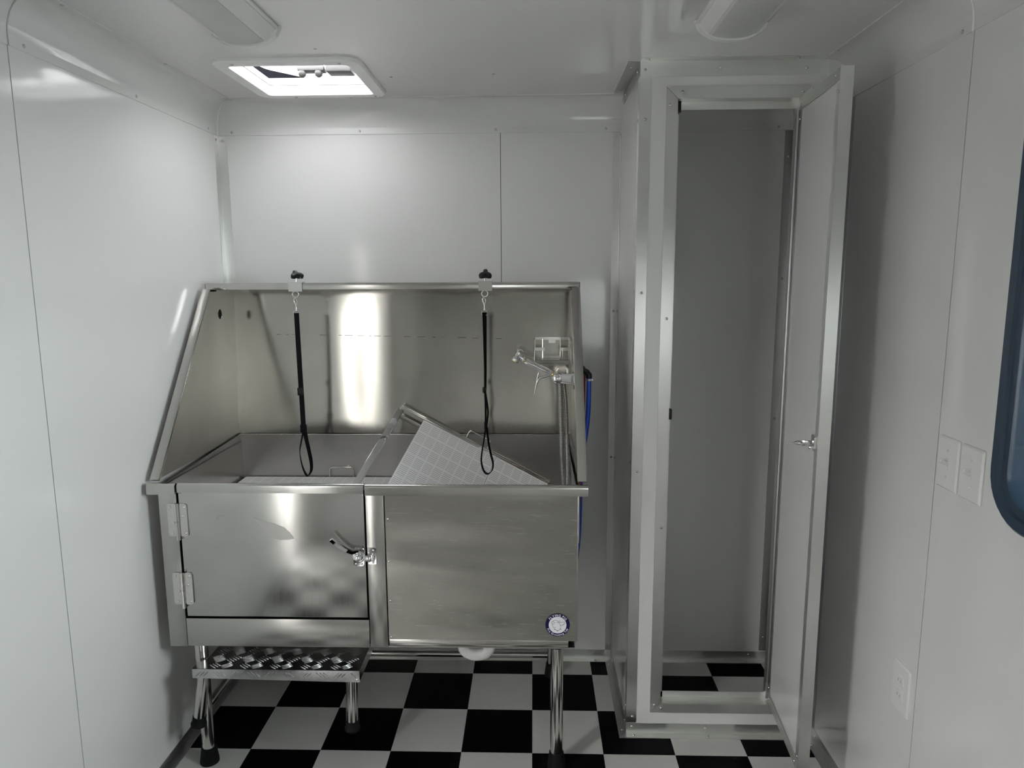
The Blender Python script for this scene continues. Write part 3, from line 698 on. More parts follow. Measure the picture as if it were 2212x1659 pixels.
# latch: base plate + cam lever on the door, keeper on the post
la = mk('latch', loft(bm_new(), [rrect((-.5085, TF-.001, .702), X, Z, .0165, .0285, .010), rrect((-.5085, TF-.005, .702), X, Z, .0160, .0280, .010)], True, True), 'chrome', tub)
bm = bm_new(); lathe(bm, (-.5095, TF-.005, .703), (0, -1, 0), [(.011, 0), (.011, .008), (.0075, .010), (.0075, .017), (.0055, .019), (.001, .0192)], 18); mk('pivot', bm, 'chrome', la, 50)
lev = [(-.4915, TF-.016, .716), (-.4985, TF-.018, .7235), (-.511, TF-.019, .726), (-.5235, TF-.022, .724), (-.540, TF-.028, .734), (-.560, TF-.036, .751), (-.578, TF-.042, .770)]
mk('lever', ribbon(bm_new(), lev, (0, -.5, 1), .0135, .006), 'chrome', la, 50)
bm = bm_new(); ring(bm, (-.5065, TF-.012, .708), (0, -1, 0), .0155, .0035, 24, 8); mk('cam_hook', bm, 'chrome', la, 50)
ke = mk('keeper', loft(bm_new(), [rrect((-.4685, TF-.003, .706), X, Z, .0125, .0255, .003), rrect((-.4685, TF-.007, .706), X, Z, .0120, .0250, .003)], True, True), 'chrome', tub)
bm = bm_new(); lathe(bm, (-.470, TF-.016, .703), (-1, 0, 0), [(.008, 0), (.0105, .003), (.0105, .010), (.008, .017), (.004, .020)], 14); mk('roller', bm, 'chrome', ke, 50)
bx('roller_bracket', 'chrome', ke, -.470, -.460, TF-.020, TF-.006, .694, .712, bev=.002)
rivets(la, (0, -1, 0), (-.5175, TF-.005, .681), (-.500, TF-.005, .681), me=SCR, name='screw'); rivets(ke, (0, -1, 0), (-.4655, TF-.007, .7245), (-.4655, TF-.007, .687), me=SCR, name='screw')
# legs with rubber feet, side and back stretchers
for x, y in ((-1.021, -.290), (.0755, -.290), (-1.021, .225), (.0755, .225)):
    lg = tb('leg', 'tube', tub, [(x, y, .046), (x, y, .414)], .0195, 24)
    bm = bm_new(); lathe(bm, (x, y, 0), Z, [(.029, 0), (.0285, .010), (.0235, .044), (.0225, .052), (.020, .053)], 22); mk('rubber_foot', bm, 'rubber', lg, 40)
    bm = bm_new(); lathe(bm, (x, y, .404), Z, [(.0215, 0), (.0235, .004), (.0235, .010)], 22); mk('collar', bm, 'gap', lg, 40)
for x in (-1.021, .0755): tb('stretcher', 'tube', tub, [(x, -.272, .185), (x, .207, .185)], .0125, 14)
tb('stretcher', 'tube', tub, [(-1.003, .225, .083), (.058, .225, .083)], .0125, 14)
# round sticker with a line drawing and lettering round the rim
sc_ = Vector((.0755, TF+.0010, .4925)); SR = .0362
def flat(pts2, y, name, mat, parent):
    return mk(name, prism(bm_new(), [(sc_.x+a, y, sc_.z+b) for a, b in pts2], (0, .0003, 0)), mat, parent, 0)
circ = lambda r, n=48, cx=0, cz=0, ry=None: [(cx + r*math.cos(2*math.pi*k/n), cz + (ry or r)*math.sin(2*math.pi*k/n)) for k in range(n)]
st = flat(circ(SR), sc_.y-.0004, 'sticker', 'ink', tub)
flat(circ(SR*.725), sc_.y-.0007, 'sticker_disc', 'stick', st)
def glyph_mesh(ch, size):
    c = bpy.data.curves.new('glyph', 'FONT'); c.body = ch; c.size = size; c.align_x = 'CENTER'; c.offset = size*.022; c.resolution_u = 3
    o = bpy.data.objects.new('glyph', c); COL.objects.link(o)
    me = bpy.data.meshes.new_from_object(o.evaluated_get(bpy.context.evaluated_depsgraph_get()))
    w = (max((v.co.x for v in me.vertices), default=0) - min((v.co.x for v in me.vertices), default=0))
    bpy.data.objects.remove(o); bpy.data.curves.remove(c); return me, w
def arc_text(text, size, radius, a_mid, a_span, top, name):
    bm = bm_new(); ms = [(ch, *glyph_mesh(ch, size)) for ch in text]
    adv = [(w if ch != ' ' else size*.22) + size*.10 for ch, me, w in ms]; tot = sum(adv); pos = 0
    for (ch, me, w), ad in zip(ms, adv):
        f = (pos + ad/2)/tot - .5; pos += ad
        ang = math.radians(a_mid - a_span*f) if top else math.radians(a_mid + a_span*f)
        rx = Vector((math.sin(ang), -math.cos(ang))) if top else Vector((-math.sin(ang), math.cos(ang)))
        ry = Vector((math.cos(ang), math.sin(ang))) if top else Vector((-math.cos(ang), -math.sin(ang)))
        o2 = Vector((math.cos(ang), math.sin(ang)))*radius
        xs = [v.co.x for v in me.vertices]; mid = (max(xs)+min(xs))/2 if xs else 0
        vs = [bm.verts.new((sc_.x + (o2 + rx*(v.co.x-mid) + ry*v.co.y).x, sc_.y-.0010, sc_.z + (o2 + rx*(v.co.x-mid) + ry*v.co.y).y)) for v in me.vertices]
        for p in me.polygons:
            try: bm.faces.new([vs[i] for i in p.vertices])
            except ValueError: pass
        bpy.data.meshes.remove(me)
    o = mk(name, bm, 'stick', st, 0); o['kind'] = 'stuff'; return o
arc_text('FLYING PIG', .0094, SR*.768, 88, 112, True, 'lettering')
arc_text('Pro Grooming Tub', .0080, SR*.925, 270, 140, False, 'lettering')
# outline drawing: body, snout, ear, wing, feet
def stroke(bm, pts2, w=.00042):
    tube(bm, [(sc_.x+a*SR, sc_.y-.0008, sc_.z+b*SR) for a, b in pts2], w, 5)
def spl(pts, n=6, closed=False):
    out = []; N = len(pts)
    for i in range(N if closed else N-1):
        p0, p1, p2, p3 = [pts[(i+k) % N] if closed else pts[clip(i+k, 0, N-1)] for k in (-1, 0, 1, 2)]
        for s in range(n):
            t = s/n; out.append(tuple(.5*((2*b) + (-a+c)*t + (2*a-5*b+4*c-d)*t*t + (-a+3*b-3*c+d)*t**3) for a, b, c, d in zip(p0, p1, p2, p3)))
    out.append(tuple(pts[0]) if closed else tuple(pts[-1])); return out
bm = bm_new()
stroke(bm, spl([(-.44, .09), (-.40, -.06), (-.32, -.24), (-.22, -.36), (-.06, -.45), (.08, -.45), (.20, -.36), (.24, -.20), (.22, -.02), (.15, .14), (.06, .27), (-.05, .39), (-.18, .43), (-.30, .41), (-.38, .34)]))
stroke(bm, spl([(-.38, .34), (-.48, .30), (-.53, .20), (-.46, .09), (-.36, .06), (-.29, .13), (-.30, .25), (-.38, .34)]))
stroke(bm, spl([(.02, .30), (.10, .36), (.18, .36), (.16, .27), (.10, .22)])); stroke(bm, spl([(-.06, .26), (.0, .20), (.06, .24)]))
stroke(bm, spl([(.16, .20), (.36, .27), (.56, .27), (.62, .19), (.54, .10), (.46, .04), (.38, -.02), (.26, -.02), (.20, .02)]))
stroke(bm, spl([(.56, .12), (.48, .11)])); stroke(bm, spl([(.47, .03), (.40, .04)]))
for a, b in ((-.24, -.36), (-.03, -.46), (.23, -.32)): stroke(bm, [(a, b), (a-.02, b-.06), (a+.05, b-.05), (a+.05, b)], .0006)
stroke(bm, [(-.20, .215), (-.195, .245)], .0009); stroke(bm, [(-.43, .22), (-.42, .25)], .0008); stroke(bm, [(-.39, .15), (-.385, .18)], .0008)
stroke(bm, spl([(-.27, -.20), (-.20, -.23), (-.13, -.19)]))
o = mk('pig_drawing', bm, 'line', st, 0); o['kind'] = 'stuff'

# ------------------------------------------------------------------ drain pipe under the tub
dp_ = thing('drain_pipe', (-.19, -.05, .21), 'white plastic drain elbow curving under the tub', 'pipe')
tb('trap', 'pvc', dp_, [(-.235, -.05, .412), (-.235, -.05, .285)] + [(-.19 + .045*math.cos(a), -.05, .268 + .032*math.sin(a)) for a in [math.pi + math.pi*k/12 for k in range(13)]] + [(-.145, -.05, .285), (-.145, -.05, .33)], .020, 18)
tb('outlet', 'pvc', dp_, [(-.145, -.05, .33), (-.145, .10, .34), (-.145, .30, .33)], .019, 14)

# ------------------------------------------------------------------ diamond plate step
SX0, SX1, SY0, SY1, SZ = -1.019, -.514, -.360, -.085, .3565
stp = thing('folding_step', (-.767, -.25, .16), 'diamond plate step on tubular legs folded out under the tub', 'step')
trd = mk('tread', prism(bm_new(), [(SX0, SY0, SZ-.003), (SX1, SY0, SZ-.003), (SX1, SY1, SZ-.003), (-.997, SY1, SZ-.003), (-.997, -.305, SZ-.003), (SX0, -.325, SZ-.003)], (0, 0, .003)), 'tread', stp)
sweep_l = lambda: sweep(bm_new(), [(SX0, SY0-.0005, SZ), (SX0, SY0-.0005, SZ-.029), (SX0, SY0+.002, SZ-.029), (SX0, SY0+.002, SZ)], [(SX1, SY0-.0005, SZ), (SX1, SY0-.0005, SZ-.037), (SX1, SY0+.002, SZ-.037), (SX1, SY0+.002, SZ)])
lip = mk('front_lip', sweep_l(), 'tread', stp)
bx('side_lip', 'tread', stp, SX1-.002, SX1, SY0+.002, SY1, SZ-.034, SZ-.003); bx('side_lip', 'tread', stp, SX0, SX0+.002, SY0+.002, -.326, SZ-.030, SZ-.003)
def lens_bar(bm, c, d, n, L=.019, w=.0024, h=.0022):
    c, d, n = Vector(c), Vector(d).normalized(), Vector(n).normalized(); s = n.cross(d)
    ring_ = []
    base = [bm.verts.new(c + d*(L*math.cos(a)) + s*(w*math.sin(a))) for a in [2*math.pi*k/8 for k in range(8)]]
    top_ = [bm.verts.new(c + n*h + d*(L*.72*math.cos(a)) + s*(w*.25*math.sin(a))) for a in [2*math.pi*k/8 for k in range(8)]]
    for k in range(8): bm.faces.new((base[k], base[(k+1) % 8], top_[(k+1) % 8], top_[k]))
    bm.faces.new(top_)
bm = bm_new(); pit = .0455
nx, ny = int((SX1-SX0)/pit)+2, int((SY1-SY0)/pit)+2
for i in range(nx):
    for j in range(ny):
        cx, cy_ = SX0 + .012 + i*pit, SY0 + .014 + j*pit
        sgn = 1 if (i+j) % 2 == 0 else -1
        d = Vector((1, .75*sgn, 0)).normalized(); pd = Vector((-d.y, d.x, 0))
        for k in range(-2, 3):
            c = Vector((cx, cy_, SZ)) + pd*k*.0082
            if (SX0 if c.y < -.335 else -.997)+.013 < c.x < SX1-.012 and SY0+.008 < c.y < SY1-.012: lens_bar(bm, c, d, Z, .0165)
mk('tread_bars', bm, 'tread', trd, 40)['kind'] = 'stuff'
bm = bm_new()
for i in range(int((SX1-SX0)/.052)+1):
    for k in (-1, 0, 1):
        c = Vector((SX0 + .03 + i*.052 + k*.011, SY0-.0005, SZ - .015))
        if SX0+.01 < c.x < SX1-.01: lens_bar(bm, c, (1, 0, -.9 if i % 2 else .9), (0, -1, 0), .0125, .0018)
mk('lip_bars', bm, 'tread', lip, 40)['kind'] = 'stuff'
rivets(lip, (0, -1, 0), (SX1-.008, SY0-.0005, SZ-.028), me=SCR, name='screw')
def step_leg(top_, bot):
    top_, bot = Vector(top_), Vector(bot); d = (bot-top_).normalized()
    l = tb('leg', 'tube', stp, [top_, bot - d*.020], .0180, 22)
    bm = bm_new(); lathe(bm, bot, -d, [(.0225, 0), (.0235, .002), (.0235, .006), (.0205, .010), (.0200, .030), (.0185, .031)], 22); mk('rubber_tip', bm, 'rubber', l, 40)
step_leg((-.990, -.338, SZ-.003), (-1.024, -.336, .158)); step_leg((-.544, -.335, SZ-.003), (-.549, -.335, .150))
for x in (SX0+.03, SX1-.03): bx('hanger', 'tread', stp, x-.012, x+.012, SY1-.012, SY1-.008, SZ-.02, .4115)

# ------------------------------------------------------------------ removable floor panels in the basin
def uvbox(name, o, u, v, n, lu_, lv_, th, parent, mat='slots'):
    o, u, v, n = Vector(o), Vector(u).normalized(), Vector(v).normalized(), Vector(n).normalized()
    bm = bm_new(); uvl = bm.loops.layers.uv.new('UVMap')
    P = {}
    for a in (0, 1):
        for b in (0, 1):
            for c in (0, 1): P[a, b, c] = bm.verts.new(o + u*lu_*a + v*lv_*b + n*th*c)
    def face(keys, top=False):
        f = bm.faces.new([P[k] for k in keys])
        for lp, k in zip(f.loops, keys): lp[uvl].uv = (k[0]*lu_, k[1]*lv_) if top else (0, 0)
    face([(0, 0, 1), (1, 0, 1), (1, 1, 1), (0, 1, 1)], True); face([(0, 1, 0), (1, 1, 0), (1, 0, 0), (0, 0, 0)])
    for q in (((0, 0), (1, 0)), ((1, 0), (1, 1)), ((1, 1), (0, 1)), ((0, 1), (0, 0))):
        (a, b), (c, d) = q; face([(a, b, 0), (c, d, 0), (c, d, 1), (a, b, 1)])
    return mk(name, bm, mat, parent, 0)
def wire_handle(parent, a, b, out_, r=.0028):
    a, b, out_ = Vector(a), Vector(b), Vector(out_); d = (b-a).normalized(); k = .010; on = out_.normalized()
    tb('handle', 'nickel', parent, [a, a+out_-on*k, a+out_-on*k*.3+d*k*.3, a+out_+d*k, b+out_-d*k, b+out_-on*k*.3-d*k*.3, b+out_-on*k, b], r, 8)
fz = .769
f1 = thing('tub_floor_panel', (-.83, .01, fz-.025), 'white slotted floor panel lying flat inside the tub', 'floor panel', 'tub floor panels')
fx0, fx1, fy0, fy1 = -1.092, -.34, -.27, .272
bx('frame', 'nickel', f1, fx0, fx1, fy0, fy1, fz-.024, fz-.006)
uvbox('insert', (fx0+.012, fy0+.008, fz-.006), X, Y, Z, .305, fy1-fy0-.012, .006, f1)
uvbox('insert', (fx0+.3185, fy0+.008, fz-.006), X, Y, Z, fx1-fx0-.330, fy1-fy0-.012, .006, f1)
wire_handle(f1, (-.762, fy1-.004, fz-.002), (-.672, fy1-.004, fz-.002), (0, 0, .039))
# tilted one: left edge lifted, right edge down in the basin
A0 = Vector((-.4815, .262, 1.0335)); pu = Vector((.884, 0, -.467)); pv = Vector((-.297, -.771, -.563)).normalized()
pn = pu.cross(-pv).normalized(); pn = pn if pn.z > 0 else -pn
LU, LV = .615, .37
f2 = thing('tub_floor_panel', tuple(A0 + pu*.3 + pv*.2 - Z*.15), 'white slotted floor panel propped up at a slant in the tub', 'floor panel', 'tub floor panels')
def pbar(name, u0, u1, v0, v1, n0, n1, mat='nickel', bev=.001):
    c = A0 + pu*(u0+u1)/2 + pv*(v0+v1)/2 + pn*(n0+n1)/2
    return mk(name, obox(bm_new(), c, pu, pv, pn, (u1-u0)/2, (v1-v0)/2, (n1-n0)/2, bev), mat, f2)
pbar('frame_bar', -.004, LU, -.014, -.0105, -.030, .006); pbar('frame_bar', -.004, LU, -.0105, .010, -.008, -.0055)
pbar('frame_bar', -.004, LU, .020, .023, -.032, -.008, 'basin')
pbar('frame_bar', -.012, .012, .004, LV, -.003, .0, 'chrome', .0004); pbar('frame_bar', LU-.02, LU, -.01, LV, -.012, -.007)
pbar('frame_bar', 0, LU, LV-.02, LV, -.012, -.007)
uvbox('insert', A0 + pu*.092 + pv*.002 - pn*.005, pu, pv, pn, .300, LV-.02, .006, f2)
uvbox('insert', A0 + pu*.394 + pv*.002 - pn*.005, pu, pv, pn, .215, LV-.02, .006, f2)
wire_handle(f2, A0 + pu*.262 - pv*.012 - pn*.004, A0 + pu*.350 - pv*.012 - pn*.004, -pv*.002 + Vector((.45, 0, .89))*.036)
rivet(f2, A0 - pu*.002 + pv*.004 + pn*.001, pn, SCR, 'screw')

# ------------------------------------------------------------------ rail clamps and grooming loops
def clamp(xc, tilt, label):
    t = thing('rail_clamp', (xc, .135, 1.468), label, 'clamp', 'clamps on the tub rail')
    bm = bm_new(); plate(bm, 'x', xc-.0235, xc+.0235, [.1185, .1215, .1485, .1515], [1.4655, 1.4708, 1.4953, 1.4985], {(1, 1)}); mk('bracket', bm, 'nickel', t, 0)
    tb('bolt', 'chrome', t, [(xc-.002, .135, 1.498), (xc-.002, .135, 1.512)], .0040, 10)
    ax = Vector((math.sin(tilt), -.35, math.cos(tilt))).normalized() if tilt else Vector((0, -.55, .83)).normalized()
    # three-lobed knob
    u = ax.orthogonal().normalized(); v = ax.cross(u); c = Vector((xc, .133, 1.512)); loops = []
    ph = math.atan2(v.dot(Vector((0, 0, 1))), u.dot(Vector((0, 0, 1)))) if True else 0
    for h, k in ((0, .6), (.003, .93), (.012, 1.0), (.017, .93), (.0190, .75)):
        loops.append([c + ax*h + (u*math.cos(a+ph) + v*math.sin(a+ph))*(.0165 + .0085*math.cos(3*a))*k for a in [2*math.pi*i/36 for i in range(36)]])
    mk('knob', loft(bm_new(), loops, True, True), 'black', t, 40)
    bm = bm_new(); ring(bm, (xc-.003, .128, 1.4560), (0.12, -1, 0), .0105, .0020, 26, 8); mk('ring', bm, 'chrome', t, 50)
    return t
clamp(-.808, .28, 'steel rail clamp with tilted black knob above the broad leash')
clamp(-.1585, 0., 'steel rail clamp with upright black knob above the narrow leash')
def leash(name, xc, wdir, wid, slider_dx, loop_pts, loop_w, loop_wd, label, second=None):
    t = thing(name, (xc, .135, .81), label, 'leash', 'grooming loops on the tub rail')
    yk = .128
    hk = mk('snap_hook', tube(bm_new(), [(xc+.002, yk, 1.4385), (xc-.003, yk-.001, 1.443), (xc-.0065, yk-.001, 1.4365), (xc-.005, yk, 1.428), (xc, yk, 1.421), (xc, yk, 1.402)], [.0020, .0025, .0026, .0030, .0036, .0028], 8), 'chrome', t, 50)
    tb('gate', 'chrome', hk, [(xc+.002, yk, 1.4385), (xc+.0045, yk, 1.431), (xc+.002, yk, 1.423)], .0012, 6)
    lathe_bm = bm_new(); lathe(lathe_bm, (xc, yk, 1.398), Z, [(.0035, 0), (.0045, .003), (.0035, .007), (.002, .008)], 12); mk('swivel', lathe_bm, 'chrome', hk, 50)
    d = Vector(wdir).normalized(); c = Vector((xc, yk, 1.391))
    tb('eye', 'chrome', hk, [c - d*.0095 - Z*.008, c - d*.0095 + Z*.006, c + d*.0095 + Z*.006, c + d*.0095 - Z*.008, c - d*.0095 - Z*.008], .0015, 6)
    return t, yk
t, yk = leash('grooming_loop', -.811, (1, .1, 0), .018, 0, None, 0, 0, 'broad black webbing leash hanging at the bathtub end with the door hinges')
t['label'] = 'broad black webbing leash hanging face-on from the tilted-knob clamp'
st_ = [(-.811, yk, 1.392), (-.8095, yk-.002, 1.30), (-.8085, yk-.002, 1.20), (-.8075, yk-.001, 1.118), (-.8070, yk, 1.05), (-.8065, yk, .982)]
mk('strap', ribbon(bm_new(), st_, (1, .15, 0), .0165, .0032), 'web', t, 40)
bm = bm_new(); box(bm, -.8205, -.8005, yk-.007, yk+.004, 1.105, 1.132, .003); mk('slider', bm, 'black', t)
bm = bm_new(); box(bm, -.8170, -.7955, yk-.006, yk+.005, .972, 1.000, .002); mk('keeper', bm, 'web', t)
lp = spl([(-.8075, yk, .978), (-.815, yk-.006, .94), (-.8205, yk-.010, .905), (-.8160, yk-.010, .860), (-.807, yk-.006, .826), (-.798, yk, .8155), (-.788, yk+.004, .832), (-.787, yk+.006, .862), (-.7925, yk+.004, .905), (-.799, yk+.002, .945), (-.803, yk, .978)], 5)
n_l = len(lp); wd = [Vector((.55, -.85, 0)).lerp(Vector((-.7, -.7, 0)), i/(n_l-1)) for i in range(n_l)]
mk('loop', ribbon(bm_new(), lp, wd, .0145, .0026), 'web', t, 40)
t, yk = leash('grooming_loop', -.1625, (1, .3, 0), .018, 0, None, 0, 0, 'narrow black webbing leash hanging edge-on from the upright-knob clamp')
st_ = [(-.163, yk, 1.392), (-.1625, yk, 1.30), (-.1620, yk, 1.20), (-.1630, yk, 1.125)]
mk('strap', ribbon(bm_new(), st_, [(1, .5, 0), (.75, 1, 0), (.4, 1, 0), (.3, 1, 0)], .0150, .0034), 'web', t, 40)
bm = bm_new(); lathe(bm, (-.1665, yk, 1.124), (1, .4, 0), [(.005, -.006), (.011, -.004), (.011, .004), (.005, .006)], 14); mk('slider', bm, 'black', t)
mk('strap', ribbon(bm_new(), spl([(-.1640, yk, 1.125), (-.1625, yk, 1.08), (-.1625, yk, 1.000)], 4), (.25, 1, 0), .0140, .0030), 'web', t, 40)
mk('strap', ribbon(bm_new(), spl([(-.1635, yk-.004, 1.120), (-.1570, yk-.008, 1.08), (-.1535, yk-.008, 1.045), (-.1570, yk-.004, 1.015), (-.1605, yk, .995)], 4), (.2, 1, 0), .0140, .0030), 'web', t, 40)
bm = bm_new(); obox(bm, (-.1625, yk, 1.000), V(1, 0, .12), Y, Z, .0048, .010, .0135, .0015); mk('keeper', bm, 'web', t)
lp = spl([(-.1630, yk, .992), (-.1685, yk, .950), (-.1765, yk, .905), (-.1795, yk, .868), (-.1710, yk, .834), (-.1560, yk, .8235), (-.1420, yk, .836), (-.1385, yk, .862), (-.1470, yk, .900), (-.1545, yk, .945), (-.1590, yk, .992)], 5)
n_l = len(lp); wd = [Vector((.15, 1, 0)).lerp(Vector((.30, 1, .1)), i/(n_l-1)) for i in range(n_l)]
mk('loop', ribbon(bm_new(), lp, wd, .0135, .0026), 'web', t, 40)

# ------------------------------------------------------------------ soap basket, faucet, sprayer, hoses
bk = thing('wire_basket', (.073, .25, 1.203), 'nickel wire soap basket in the upper corner of the tub', 'basket')
b0, b1, yb0, yb1, zt, zb = .008, .137, .190, .304, 1.290, 1.205
def strip(x0, x1, y0, y1, z0, z1): return bx('band', 'nickel', bk, x0, x1, y0, y1, z0, z1)
strip(b0, b1, yb1-.002, yb1, zt-.008, zt+.002); strip(b0, b0+.002, yb0, yb1, zt-.008, zt+.002); strip(b1-.002, b1, yb0, yb1, zt-.008, zt+.002)
strip(b0, b0+.036, yb0-.002, yb0, zt-.036, zt-.025); strip(b1-.036, b1, yb0-.002, yb0, zt-.036, zt-.025)
tb('wire', 'nickel', bk, spl([(b0+.030, yb0-.002, zt-.030), (b0+.031, yb0-.003, zt-.056), (b0+.037, yb0-.003, zt-.062), (b1-.037, yb0-.003, zt-.062), (b1-.031, yb0-.003, zt-.056), (b1-.030, yb0-.002, zt-.030)], 4), .0017, 8)
tb('wire', 'nickel', bk, spl([(b0+.001, yb0, zt-.026), (b0+.001, yb0, zb+.008), (b0+.006, yb0, zb), (b1-.006, yb0, zb), (b1-.001, yb0, zb+.008), (b1-.001, yb0, zt-.026)], 4), .0019, 8)
for k in range(1, 9): tb('wire', 'nickel', bk, [(b0+.002, yb0 + (yb1-yb0)*k/9, zb+.001), (b1-.002, yb0 + (yb1-yb0)*k/9, zb+.001)], .0014, 6)
for x in (b0+.002, b1-.002): tb('wire', 'nickel', bk, [(x, yb0, zb+.002), (x, yb1-.002, zb+.002), (x, yb1-.002, zt-.004)], .0017, 6)
for x in (b0+.030, b1-.034): tb('wire', 'nickel', bk, [(x, yb1-.003, zb+.002), (x, yb1-.003, zt-.004)], .0015, 6)
bx('mount_plate', 'steel_flat', bk, b0+.052, b1-.052, yb1-.001, yb1+.001, zt-.020, zt-.008)

fy = .050
fc = thing('faucet', (.142, fy, 1.165), 'chrome mixer faucet on the tub side wall holding the sprayer', 'faucet')
bm = bm_new(); loft(bm, [rrect((x, fy, 1.176+dz), Y, Z, hy, hz, r_) for x, dz, hy, hz, r_ in ((.1445, 0, .028, .021, .008), (.138, 0, .028, .021, .008), (.125, 0, .024, .019, .010), (.100, .001, .020, .018, .012), (.086, .001, .016, .016, .012))], True, True); mk('body', bm, 'chrome', fc, 50)
bm = bm_new(); lathe(bm, (.083, fy-.004, 1.177), (0, -1, 0), [(.0165, -.018), (.0185, -.010), (.0185, .010), (.0165, .014), (.0155, .016), (.012, .019), (.002, .0205)], 26); mk('knob', bm, 'chrome', fc, 50)
tb('holder', 'chrome', fc, [(.078, fy, 1.190), (.083, fy-.004, 1.203), (.088, fy-.004, 1.210)], .0035, 8)
tb('spout', 'chrome', fc, [(.118, fy, 1.192), (.118, fy, 1.206), (.110, fy, 1.212)], .0045, 10)
bx('wall_flange', 'black', fc, .139, .1445, fy-.012, fy+.030, 1.140, 1.157, bev=.001)
sp_ = thing('hand_sprayer', (.062, fy-.01, 1.19), 'ribbed chrome and brass hand sprayer tilted in its holder', 'sprayer')
ha, hb = Vector((.066, fy-.012, 1.1935)), Vector((-.022, fy-.018, 1.2385)); hd = (hb-ha).normalized(); HL = (hb-ha).length
bm = bm_new(); sg = 40
prof = [(.0075, 0), (.0085, .002), (.0090, .006), (.0098, HL*.5), (.0096, HL-.004), (.0085, HL)]
u = hd.orthogonal().normalized(); v = hd.cross(u); Rr = []
for r, h in prof: Rr.append([bm.verts.new(ha + hd*h + (u*math.cos(2*math.pi*k/sg) + v*math.sin(2*math.pi*k/sg))*r*(1.0 if k % 2 else .90)) for k in range(sg)])
for Aq, Bq in zip(Rr, Rr[1:]):
    for k in range(sg): bm.faces.new((Aq[k], Aq[(k+1) % sg], Bq[(k+1) % sg], Bq[k]))
bm.faces.new(Rr[0][::-1]); bm.faces.new(Rr[-1]); mk('grip', bm, 'chrome', sp_, 20)
for s_, r_, m_ in ((HL, .0105, 'brass'), (HL+.005, .0110, 'chrome'), (-.006, .0090, 'brass'), (-.013, .0062, 'chrome')):
    bm = bm_new(); lathe(bm, ha + hd*s_, hd, [(r_*.92, 0), (r_, .0012), (r_, .0050), (r_*.92, .0062)], 18); mk('collar', bm, m_, sp_, 40)
hc = hb + hd*.022
tb('neck', 'chrome', sp_, [hb + hd*.008, hc + Z*.004, hc + Vector((-.006, 0, .006))], .0068, 12)
bm = bm_new(); hdx = Vector((-.45, 0, -.9)).normalized(); lathe(bm, hc + Vector((-.003, 0, .014)), hdx, [(.004, -.006), (.0085, -.004), (.0090, .012), (.0120, .018), (.0125, .026), (.0118, .029)], 20); mk('head', bm, 'chrome', sp_, 40)
bm = bm_new(); lathe(bm, hc + Vector((-.003, 0, .014)) + hdx*.0268, hdx, [(.0126, 0), (.0128, .003), (.0100, .0045)], 20); mk('nozzle_ring', bm, 'brass', sp_, 40)
tb('loop', 'chrome', sp_, [hc + Vector((-.006, 0, .016)), hc + Vector((-.004, 0, .024)), hc + Vector((.006, 0, .026)), hc + Vector((.012, 0, .018))], .0011, 6)
lvp = spl([(.064, fy-.012, 1.190), (.040, fy-.014, 1.183), (.026, fy-.016, 1.180), (.016, fy-.018, 1.166), (.011, fy-.019, 1.145), (.0075, fy-.020, 1.126)], 5)
mk('trigger', tube(bm_new(), lvp, [.0022 + .0022*math.sin(math.pi*min(1, i/len(lvp)*1.1)) for i in range(len(lvp))], 8), 'nickel', sp_, 50)
tb('trigger', 'nickel', sp_, [(.022, fy-.016, 1.197), (.018, fy-.017, 1.185), (.015, fy-.018, 1.166)], .0028, 8)
hs = thing('shower_hose', (.112, fy+.02, .77), 'ribbed metal shower hose hanging in a loop below the faucet', 'hose')
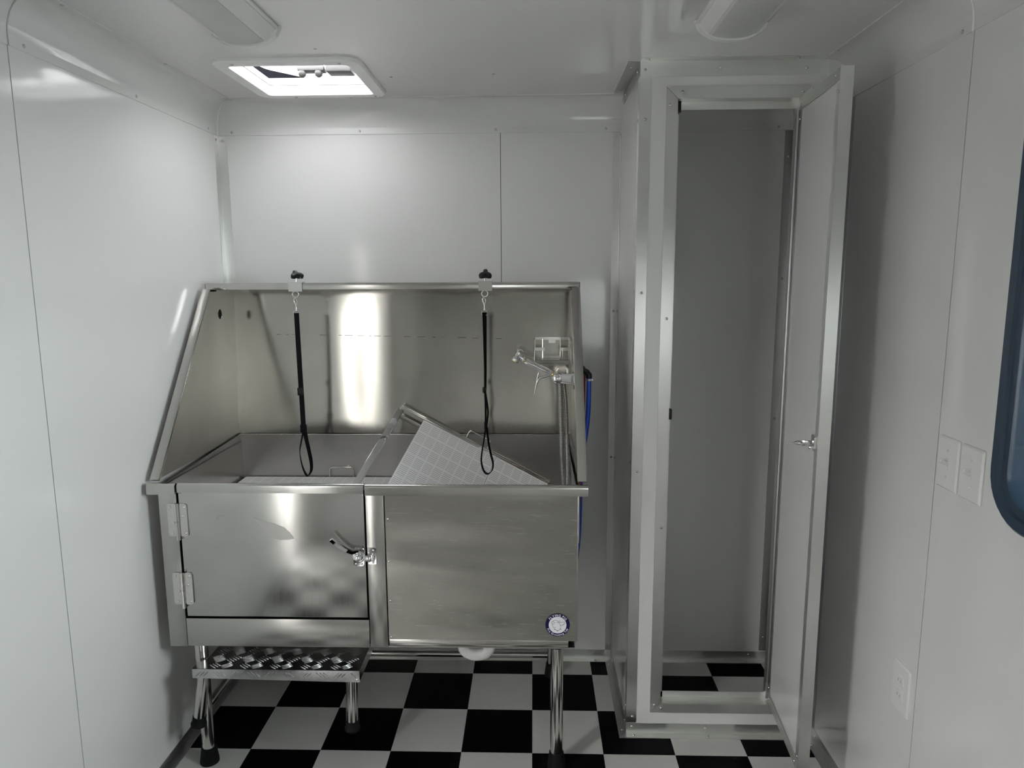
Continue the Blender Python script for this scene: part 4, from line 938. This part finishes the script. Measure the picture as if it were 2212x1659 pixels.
def ribbed(name, pts, r, parent, mat='hosemetal', pitch=.0038):
    P = spl(pts, 10); L = [0]
    for a, b in zip(P, P[1:]): L.append(L[-1] + (Vector(a)-Vector(b)).length)
    n = int(L[-1]/pitch*3); Q = []; j = 0
    for i in range(n+1):
        s = L[-1]*i/n
        while j < len(L)-2 and L[j+1] < s: j += 1
        f = (s-L[j])/max(1e-9, L[j+1]-L[j]); Q.append(Vector(P[j]).lerp(Vector(P[j+1]), f))
    return mk(name, tube(bm_new(), Q, [r*(1.0 if i % 3 else .76) for i in range(len(Q))], 9), mat, parent, 60)
ribbed('hose', [(.093, fy, 1.160), (.096, fy+.004, 1.10), (.099, fy+.006, 1.00), (.103, fy+.006, .90), (.108, fy, .81), (.112, fy-.03, .778), (.118, fy-.06, .80), (.119, fy-.03, .88), (.117, fy+.01, 1.00), (.114, fy+.012, 1.08), (.106, fy+.008, 1.158)], .0072, hs)
hs2 = thing('supply_hose', (.128, .16, .77), 'short braided hose in the back corner of the basin', 'hose')
ribbed('hose', [(.128, .10, .79), (.130, .14, .86), (.131, .18, .90)], .006, hs2)

bh = thing('water_hose', (.185, .07, .45), 'bright blue hose running down outside the tub', 'hose')
tb('hose', 'blue', bh, spl([(.190, .060, 1.178), (.190, .060, 1.13), (.189, .062, 1.06), (.183, .066, .99), (.176, .072, .93), (.168, .09, .80), (.165, .12, .60), (.160, .20, .46)], 6), .0080, 14)
bm = bm_new(); lathe(bm, (.190, .060, 1.166), Z, [(.0088, 0), (.0092, .001), (.0092, .006), (.0088, .007)], 16); mk('clip', bm, 'nickel', bh, 40)
bx('clip_tab', 'nickel', bh, .196, .204, .056, .064, 1.168, 1.172)
rh = thing('water_hose', (.17, .075, .45), 'dark red hose half hidden beside the blue hose', 'hose')
tb('hose', 'red', rh, spl([(.1725, .072, 1.188), (.1725, .072, 1.10), (.171, .074, 1.00), (.167, .08, .90), (.162, .10, .70), (.158, .16, .50)], 6), .0072, 12)
vf = thing('hose_fitting', (.172, .066, 1.17), 'black plastic elbow fitting above the red and blue hoses', 'fitting')
tb('elbow', 'black', vf, [(.150, .064, 1.196), (.168, .064, 1.200), (.182, .062, 1.196), (.190, .060, 1.186), (.190, .060, 1.176)], .0105, 12)
tb('elbow', 'black', vf, [(.150, .070, 1.208), (.166, .071, 1.212), (.1725, .072, 1.204), (.1725, .072, 1.186)], .0100, 12)
